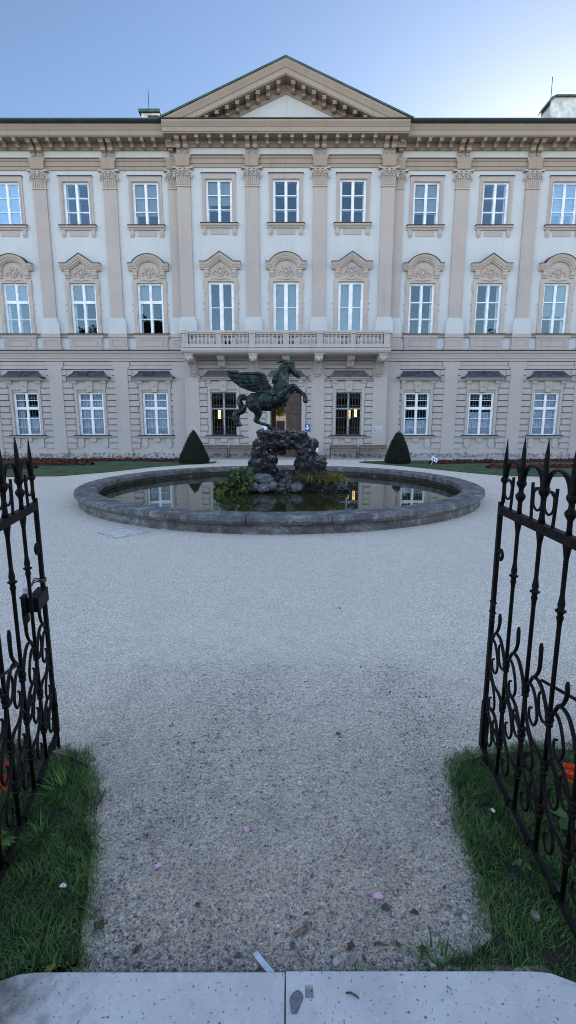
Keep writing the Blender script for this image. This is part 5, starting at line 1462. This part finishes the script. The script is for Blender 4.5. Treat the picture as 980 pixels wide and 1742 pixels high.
# ================================================================== WROUGHT IRON GATES
def smooth_line(pts, n=6):
    P = [Vector(p) for p in pts]; out = []
    for i in range(len(P)-1):
        p0=P[max(i-1,0)];p1=P[i];p2=P[i+1];p3=P[min(i+2,len(P)-1)]
        for s in range(n):
            t=s/n; out.append(.5*((2*p1)+(p2-p0)*t+(2*p0-5*p1+4*p2-p3)*t*t+(3*p1-p0-3*p2+p3)*t**3))
    out.append(P[-1]); return out
SP = .262
def gate(name, loc, ang, label, lock):
    t = empty(name, loc, ang, label=label, cat='gate', group='open wrought iron gate leaves'); ir = M['iron']
    def part(n, mb, sm=True): return mb.build(n, ir, t, smooth=sm)
    def S(mb, pts, r0, r1, n=6, seg=7, y=0):
        q = smooth_line([(p[0], y, p[1]) for p in pts], n); k = len(q)
        mb.tube(q, [r0+(r1-r0)*i/(k-1) for i in range(k)], seg)
    # stiles
    mb = MB(); mb.box(-.014,.014,-.012,.012,.10,1.735); mb.box(-.020,.020,-.016,.016,.10,.42); part('stile', mb, False)
    mb = MB(); mb.tube([(.03,.012,.36),(.03,.012,-.01)], .012, 8); mb.box(.016,.044,-.004,.028,.30,.33); part('drop_bolt', mb, False)
    L = SP*5
    mb = MB(); mb.box(L-.018,L+.018,-.018,.018,.0,1.75); part('hinge_stile', mb, False)
    mb = MB(); mb.box(.0141,L-.0181,-.017,.017,1.665,1.712)
    for k in range(10): mb.ball((.07+k*.13,-.017,1.688),.008,6,4)
    part('top_rail', mb, False)
    mb = MB(); q = [(.0,0,.105),(.10,0,.088),(.25,0,.085),(.5,0,.075),(.9,0,.068),(L,0,.06)]; mb.tube(q, [.017,.019,.018,.017,.018,.018], 6)
    for u in (.12,.45,.72,1.0): mb.tube([(u-.018,0,.084-.016*u),(u+.018,0,.083-.016*u)], .026, 8)
    part('bottom_rail', mb, False)
    mb = MB(); mb.tube([(.64,.02,.93),(L,.03,1.10)], .008, 6); part('stay_rod', mb)
    # spiked bars; i = 0 stands on the free stile
    for i in range(5):
        u = SP*i if i else .028; mb = MB()
        if i:
            dbl = i % 2 == 1
            top = [(.014,1.712),(.012,1.74),(.012,1.775),(.026,1.80),(.027,1.812),(.014,1.83),(.013,1.85),(.026,1.872),(.026,1.885),(.016,1.90)] if dbl else [(.020,1.712),(.014,1.74),(.012,1.80),(.014,1.84),(.027,1.865),(.027,1.885),(.016,1.905)]
            mb.lathe([(.011,.075),(.0105,1.28),(.013,1.31),(.017,1.32),(.013,1.335),(.014,1.345),(.025,1.352),(.025,1.358),(.014,1.365),(.017,1.385),(.013,1.41),(.0105,1.43),(.011,1.60),(.016,1.635),(.021,1.6649)], (u,0,0), 10)
            mb.lathe(top+[(.0165,1.925),(.0145,1.99),(.010,2.06),(.0015,2.125)], (u,0,0), 10)
        else:
            mb.lathe([(.012,1.735),(.010,1.80),(.011,1.85),(.022,1.862),(.022,1.878),(.013,1.89),(.015,1.93),(.012,2.0),(.002,2.11)], (u,0,0), 10)
        part('spiked_bar', mb)
    # strap arches between the spikes
    for i in range(5):
        a = (SP*i if i else .028)+.015; b = SP*(i+1)-.015; m_ = (a+b)/2; mb = MB(); q=[]
        for k in range(15):
            g = math.pi*k/14; q.append((m_-(b-a)/2*math.cos(g),0,1.885+.10*math.sin(g)))
        mb.tube(q, .0065, 8, flat=2.4); part('strap_arch', mb)
    # short uprights with C-scrolls beside every second spike
    for i in (0,2,4):
        for s in ((1,) if i == 0 else (-1,1)):
            u0 = SP*i if i else .028; u1 = u0+s*.115; mb = MB()
            S(mb, [(u1,1.712),(u1+s*.006,1.78),(u1+s*.012,1.90)], .0085, .0085)
            S(mb, [(u1-s*.0,1.868),(u1-s*.045,1.878),(u1-s*.03,1.868),(u1-s*.008,1.85),(u1-s*.012,1.79),(u1-s*.055,1.765),(u1-s*.095,1.79),(u1-s*.10,1.85)], .0065, .0065)
            part('crest_scroll', mb)
    # scroll panel: knots on each bar in three rows
    rows = (.815,.555,.315)
    for i in range(0,5):
        u = SP*i
        for j,z in enumerate(rows):
            mb = MB()
            if i:
                mb.ball((u,0,z),(.024,.022,.024),8,6); mb.tube([(u,0,z-.04),(u,0,z-.02)],.019,8); mb.tube([(u,0,z+.02),(u,0,z+.04)],.019,8)
            r = .0092
            # scroll to the right, drooping to a curl
            S(mb, [(u+.01,z-.01),(u+.03,z+.05),(u+.085,z+.045),(u+.13,z-.02),(u+.145,z-.085),(u+.115,z-.135),(u+.070,z-.12),(u+.060,z-.075),(u+.085,z-.055)], r, .006)
            # long stroke down to the next knot
            if j < 2: S(mb, [(u+.005,z-.02),(u+.025,z-.12),(u+.10,z-.21),(u+.19,z-.225),(u+SP-.02,z-.25),(u+SP,z-.235)], r, .010)
            # rising curl on the left
            if i and (i+j)%2: S(mb, [(u-.005,z-.03),(u-.06,z-.055),(u-.105,z-.02),(u-.118,z+.05),(u-.09,z+.085),(u-.072,z+.055)], r*.9, .006)
            # arm from this knot up and over to the next bar
            if j == 0 or (i+j)%2 == 0: S(mb, [(u+.015,z+.015),(u+.07,z+.105),(u+.15,z+.11),(u+.215,z+.045),(u+SP-.01,z-.03)], r, .010)
            if j == 0:   # leaf-shaped tips rising above the panel
                k = .03*((i*7)%3)
                S(mb, [(u+.055,z+.095),(u+.10,z+.135),(u+.125,z+.19),(u+.122,z+.235+k)], .008, .0115); S(mb, [(u+.122,z+.230+k),(u+.121,z+.255+k)], .0115, .007, 3)
            part('scroll', mb)
    # eye ring and staple on the stile
    mb = MB(); q = [(.052+.030*math.cos(k*math.pi/8), 0, 1.42+.030*math.sin(k*math.pi/8)) for k in range(17)]; mb.tube(q, .010, 8); mb.box(.0141,.03,-.008,.008,1.41,1.43); part('eye_ring', mb)
    if lock:
        mb = MB(); mb.box(.0,.22,-.035,.03,1.06,1.155); lb = mb.build('lock_case', ir, t, bevel=.006)
        mb = MB(); mb.box(.19,.255,-.06,-.0355,1.0,1.165); mb.box(.185,.26,-.065,-.035,1.166,1.175); mb.build('lock_plate', ir, lb, bevel=.004)
        mb = MB(); mb.box(.20,.235,-.05,-.01,1.19,1.225); mb.build('latch', M['plastic'], lb, bevel=.004)
        mb = MB()
        for k in range(3): 
            q = smooth_line([(.0,-.02-.004*k,1.19+.01*k),(.05,-.035,1.20+.012*k),(.12,-.03,1.20+.006*k),(.16,-.04,1.19)],4); mb.tube(q,.004,5)
            mb.tube([(.024*math.cos(a),.022*math.sin(a),1.19+.009*k) for a in [g*math.pi/6 for g in range(13)]],.0035,5)
        mb.build('wire', M['grille'], t)
    else:
        mb = MB(); mb.tube(smooth_line([(.014,-.01,1.035),(.055,-.012,1.035),(.060,-.012,1.05),(.060,-.012,1.085),(.055,-.012,1.10),(.014,-.01,1.10)],3),.0055,6); mb.box(-.022,.022,-.015,.015,1.03,1.04); mb.box(-.022,.022,-.015,.015,1.095,1.105); part('staple', mb)
        mb = MB(); mb.ball((.03,-.01,.985),(.018,.018,.022),8,6); part('knob', mb)
    return t
# local +x of a leaf runs from its free edge towards the hinge
gate('gate_leaf', (-1.595,3.04,0), math.atan2(-.98,.20), 'black wrought iron gate leaf with a lock box, on the left of the path', True)
gate('gate_leaf', (1.283,2.90,0), math.atan2(-1.0,-.045), 'black wrought iron gate leaf without lock box, on the right of the path', False)

# ================================================================== ORANGE FLOWERS behind the gates
def flower(sd, nb, h, spread):
    random.seed(sd); t = empty('orange_flower', (0,0,0))
    lf = MB()
    for k in range(14):
        g = random.uniform(0,6.28); z = random.uniform(.02,h*.7); L = random.uniform(.05,.10); w=.02; c,s=math.cos(g),math.sin(g); q=[]
        for tt,ww in ((.1,.2),(.45,1),(.8,.7),(1.,.05)): q += [(c*L*tt-s*w*ww,s*L*tt+c*w*ww,z+.03*math.sin(tt*3)),(c*L*tt+s*w*ww,s*L*tt-c*w*ww,z+.03*math.sin(tt*3))]
        lf.add(q,[(0,1,3,2),(2,3,5,4),(4,5,7,6)])
    link('leaf', lf.mesh('leaf', M['herb'], recalc=False), t)
    for b in range(nb):
        bx,by = random.gauss(0,spread),random.gauss(0,spread); hz_ = h*random.uniform(.8,1.05)
        s = MB(); s.tube([(bx*.3,by*.3,.0),(bx*.7,by*.7,hz_*.5),(bx,by,hz_)],.004,5); s.build('stem', M['herb'], t)
        p = MB()
        for ring,(n,rr_,dz,ti) in enumerate(((9,.046,.0,.25),(8,.036,.012,.6),(6,.024,.022,1.0))):
            for k in range(n):
                g = 2*math.pi*k/n+ring*.4+random.gauss(0,.15); c,s_=math.cos(g),math.sin(g); w=.017; q=[]
                for tt,ww in ((.1,.4),(.5,1.),(.85,.95),(1.,.5)):
                    rad = rr_*tt*math.cos(ti*.6); z = hz_+dz+rr_*tt*math.sin(ti)+random.gauss(0,.002)
                    q += [(bx+c*rad-s_*w*ww,by+s_*rad+c*w*ww,z),(bx+c*rad+s_*w*ww,by+s_*rad-c*w*ww,z)]
                p.add(q,[(0,1,3,2),(2,3,5,4),(4,5,7,6)])
        link('blossom', p.mesh('blossom', M['orange'], recalc=False), t)
    return t
for x,y,sd,nb,h,lb in ((1.60,2.48,1,3,.22,'orange red flower with several blossoms behind the right gate'),(-1.63,2.47,2,3,.20,'orange red flower behind the left gate, farther one'),(-1.45,2.10,3,3,.18,'orange red flower behind the left gate, nearer one by the gate bottom')):
    f = flower(sd,nb,h,.035); f.location = (x,y,.006); tag(f, lb, 'flower')

# ================================================================== SMALL LITTER ON THE PATH
def petal(sd, s=.017):
    random.seed(sd); mb = MB(); n = 9; vs = [(0,0,.004)]
    for k in range(n):
        a = 2*math.pi*k/n; r = s*(1-.28*math.cos(a)*.6)*random.uniform(.9,1.1); vs.append((r*1.15*math.cos(a), r*.85*math.sin(a), .004+.007*abs(math.sin(a))*random.uniform(.5,1.2)))
    mb.add(vs,[(0,1+k,1+(k+1)%n) for k in range(n)]); return mb.mesh('petal', None, recalc=False, smooth=True)
PET = [(.429,1.937,.021,'largest pink rose petal, right of centre beside a dark pebble','petal'),(-.226,2.326,.017,'curled pink petal left of the middle of the path','petal'),(.19,2.407,.015,'pale pink petal in the middle of the path','petal'),
       (-.047,2.667,.014,'pink petal far up the path, nearly on its centre line','petal'),(.0,2.191,.014,'pink petal at the centre of the near path','petal'),(-.649,2.098,.016,'pale petal alone on the left of the path near the grass','petal'),
       (-.568,2.594,.013,'small petal at the left of the path, farther from the slab than its neighbour','petal'),(.803,2.692,.014,'pink petal right of the path near the far corner of the grass','petal'),(.898,2.458,.018,'pair-sized pink petal on the right edge of the gravel against the grass','petal'),
       (.109,3.017,.012,'farthest pink petal, in line with the gate ends','petal'),(-.24,2.718,.012,'faint pink petal left of centre, second farthest','petal'),(1.16,2.42,.014,'white petal lying on the right grass','petal_white'),(-1.07,1.96,.015,'pale petal lying on the left grass','petal_white')]
for i,(x,y,s,lb,mt) in enumerate(PET):
    me = petal(i,s); me.materials.append(M[mt]); o = link('petal', me, None, (x,y,.035 if mt == 'petal_white' else .003), rotz=i*1.3); tag(o, lb, 'petal', 'fallen petals')
def litter(name, me, x, y, z, rz, lb, cat, group=None):
    o = link(name, me, None, (x,y,z), rotz=rz); return tag(o, lb, cat, group)
mb = MB(); mb.prism_z([(-.05,-.008),(-.046,.009),(.02,.013),(.052,.008),(.048,-.004),(.01,-.013)],0,.008); mb.box(-.04,.03,-.003,.004,.0081,.011)
litter('wood_chip', mb.mesh('wood_chip',M['wood_chip']), .065,1.782,.004,R(32),'splintered brown wood chip in the middle of the near path','wood chip')
mb = MB(); mb.prism_z([(-.06,-.011),(-.058,.012),(.05,.014),(.058,-.010)],0,.003)
litter('plastic_strip', mb.mesh('plastic_strip',M['plastic']), -.10,1.640,.012,R(-48),'flat milky plastic strip lying against the slab edge','plastic strip')
mb = MB(); mb.tube([(-.03,0,0),(-.01,.004,.003),(.012,-.002,.002),(.032,.001,0)],[.005,.004,.004,.002],6)
litter('twig', mb.mesh('twig',M['twig']), .397,1.722,.006,R(-6),'short grey brown twig on the gravel near the right slab','twig','twigs by the threshold')
mb = MB(); mb.tube([(-.025,.006,0),(-.008,.004,.004),(.01,-.004,.003),(.024,-.014,0)],[.003,.004,.004,.002],6)
litter('twig', mb.mesh('twig',M['twig']), .247,1.506,.049,0,'curved dark twig lying on top of the right slab','twig','twigs by the threshold')
def leaf(sd, s):
    random.seed(sd); mb = MB(); n = 11; vs=[(0,0,.008)]
    for k in range(n):
        a = 2*math.pi*k/n; r = s*(1 if k%2 else .72)*random.uniform(.8,1.15); vs.append((r*1.2*math.cos(a), r*.8*math.sin(a), random.uniform(0,.014)))
    mb.add(vs,[(0,1+k,1+(k+1)%n) for k in range(n)]); return mb.mesh('dry_leaf', None, recalc=False)
for i,(x,y,s,mt,lb) in enumerate(((.575,1.70,.026,'dry_leaf','crumpled brown leaf at the right, by the grass creeping over the slab'),(.268,1.715,.022,'dry_leaf','dark crumpled leaf right of the wood chip'),(.47,1.722,.015,'dry_leaf','small brown leaf just right of the grey twig'),(.575,1.86,.018,'dry_leaf','brown leaf at the right, above the crumpled one'),
        (-.835,1.80,.03,'dry_leaf','brown leaf curled at the left grass edge'),(-.64,1.70,.022,'dry_leaf','reddish brown leaf between gravel and left slab'),(.20,1.85,.018,'wood_chip','dry tan leaf above the wood chip'),(.618,5.588,.03,'yellow','single yellow leaf far out on the pale gravel'),(-.97,1.63,.025,'yellow','yellowish leaf on the earth at the left slab end'),(1.0,2.34,.018,'yellow','small yellow leaf in the right grass edge'),(.36,3.16,.02,'dry_leaf','dark leaf on the gravel level with the gate ends'),(.33,1.845,.022,'pebble_light','grey green leaf under the largest petal'))):
    me = leaf(i,s); me.materials.append(M[mt]); litter('fallen_leaf', me, x, y, .004, i*.9, lb, 'leaf', 'fallen leaves')
def stone(r, sd, mt):
    bm = bmesh.new(); bmesh.ops.create_icosphere(bm, subdivisions=2, radius=1)
    for v in bm.verts:
        d = 1+.3*mnoise.noise(v.co*1.5+Vector((sd,0,0))); v.co = Vector((v.co.x*d*r*1.2,v.co.y*d*r,v.co.z*d*r*.65))
    me = bpy.data.meshes.new('pebble'); bm.to_mesh(me); bm.free(); me.materials.append(M[mt]); return me
for i,(x,y,r,mt,lb) in enumerate(((.452,1.885,.017,'pebble_dark','round dark pebble just below the largest pink petal'),(.20,1.655,.016,'pebble_light','pale stone near the slab edge left of the tiny tuft'),(.02,1.72,.012,'pebble_dark','small dark stone under the wood chip'),(-.42,1.90,.012,'pebble_dark','bluish dark pebble in the left half of the near path'),
        (-.21,1.68,.013,'pebble_dark','dark stone left of the plastic strip'),(.80,1.84,.015,'pebble_light','white stone at the right grass edge'),(1.12,1.845,.022,'pebble_light','pale stone lying in the right grass'),(.60,1.645,.012,'pebble_light','white stone in front of the creeping grass tuft'),(.93,1.612,.02,'pebble_light','pale flat stone at the right slab corner'),(-.72,1.90,.017,'pebble_light','pale stone on the gravel by the left grass'),(-.755,1.84,.014,'pebble_light','smaller pale stone nearest the left grass edge'),(-.24,1.655,.010,'wood_chip','tan stone chip against the slab, left of the plastic strip'))):
    litter('pebble', stone(r,i*2.3,mt), x, y, r*.35, i*.8, lb, 'pebble', 'single pebbles near the threshold')

# ================================================================== LIGHT, SKY, CAMERA
GAM = .97; TINT = (.90,.955,1.07,1); SKY_FILL = 3.9; WARM = (1.42,1.02,.78)
SUN_AZ, SUN_EL = 27., 15.5                  # degrees right of straight ahead, above the horizon: behind the palace
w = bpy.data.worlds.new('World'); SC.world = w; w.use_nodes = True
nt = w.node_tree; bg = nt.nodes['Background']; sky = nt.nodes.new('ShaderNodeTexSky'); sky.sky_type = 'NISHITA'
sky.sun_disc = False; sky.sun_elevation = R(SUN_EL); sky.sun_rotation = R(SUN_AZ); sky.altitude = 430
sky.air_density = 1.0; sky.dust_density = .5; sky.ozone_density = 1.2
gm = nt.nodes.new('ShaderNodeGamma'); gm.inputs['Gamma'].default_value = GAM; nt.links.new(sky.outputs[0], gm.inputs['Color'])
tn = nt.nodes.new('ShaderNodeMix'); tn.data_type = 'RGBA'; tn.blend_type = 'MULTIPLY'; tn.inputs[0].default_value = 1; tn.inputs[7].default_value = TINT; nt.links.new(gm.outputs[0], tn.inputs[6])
# warm fill light added to the sky overhead and behind the camera
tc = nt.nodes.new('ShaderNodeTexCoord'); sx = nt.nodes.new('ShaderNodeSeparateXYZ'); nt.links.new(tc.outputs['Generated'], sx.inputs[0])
mr = nt.nodes.new('ShaderNodeMapRange'); mr.interpolation_type = 'SMOOTHSTEP'; mr.inputs[1].default_value = .58; mr.inputs[2].default_value = -.35; mr.inputs[3].default_value = 1.; mr.inputs[4].default_value = SKY_FILL; nt.links.new(sx.outputs['Y'], mr.inputs[0])
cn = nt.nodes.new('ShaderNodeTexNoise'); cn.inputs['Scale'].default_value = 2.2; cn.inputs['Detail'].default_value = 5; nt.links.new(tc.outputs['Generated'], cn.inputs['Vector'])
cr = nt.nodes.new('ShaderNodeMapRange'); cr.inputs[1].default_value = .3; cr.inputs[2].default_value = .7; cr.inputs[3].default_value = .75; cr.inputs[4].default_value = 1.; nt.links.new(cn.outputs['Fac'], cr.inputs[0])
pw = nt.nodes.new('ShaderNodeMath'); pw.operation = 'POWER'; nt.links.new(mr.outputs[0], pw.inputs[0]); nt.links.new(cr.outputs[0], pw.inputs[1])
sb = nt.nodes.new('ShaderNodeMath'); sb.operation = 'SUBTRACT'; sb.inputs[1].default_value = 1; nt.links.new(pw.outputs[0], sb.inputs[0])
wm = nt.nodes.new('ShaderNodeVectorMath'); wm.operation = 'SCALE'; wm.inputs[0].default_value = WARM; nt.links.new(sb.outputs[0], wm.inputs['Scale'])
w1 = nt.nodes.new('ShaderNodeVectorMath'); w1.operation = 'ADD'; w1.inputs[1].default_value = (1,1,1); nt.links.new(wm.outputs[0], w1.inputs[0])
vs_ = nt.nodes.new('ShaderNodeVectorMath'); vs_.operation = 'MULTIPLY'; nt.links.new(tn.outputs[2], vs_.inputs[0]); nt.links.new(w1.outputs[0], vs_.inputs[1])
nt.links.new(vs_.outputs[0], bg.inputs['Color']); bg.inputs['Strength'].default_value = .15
ld = bpy.data.lights.new('sun','SUN'); ld.energy = 2.2; ld.angle = R(.53); ld.color = (1,.86,.68)
so = bpy.data.objects.new('sun', ld); COL.objects.link(so)
d = Vector((math.sin(R(SUN_AZ))*math.cos(R(SUN_EL)), math.cos(R(SUN_AZ))*math.cos(R(SUN_EL)), math.sin(R(SUN_EL))))
so.rotation_euler = d.to_track_quat('Z','Y').to_euler(); so.location = d*80
cam = bpy.data.cameras.new('camera'); co = bpy.data.objects.new('camera', cam); COL.objects.link(co)
co.location = (0,0,2.2); co.rotation_euler = (R(90-10.311),0,0)
cam.sensor_fit = 'VERTICAL'; cam.sensor_height = 36; cam.lens = 36*830/1742; cam.clip_start = .05; cam.clip_end = 3000
SC.camera = co
SC.view_settings.view_transform = 'Standard'; SC.view_settings.look = 'None'; SC.view_settings.gamma = 1; SC.view_settings.exposure = .5
SC.render.engine = 'CYCLES'
SC.cycles.pixel_filter_type = 'BLACKMAN_HARRIS'; SC.cycles.filter_width = 1.0
SC.cycles.max_bounces = 8; SC.cycles.transparent_max_bounces = 12
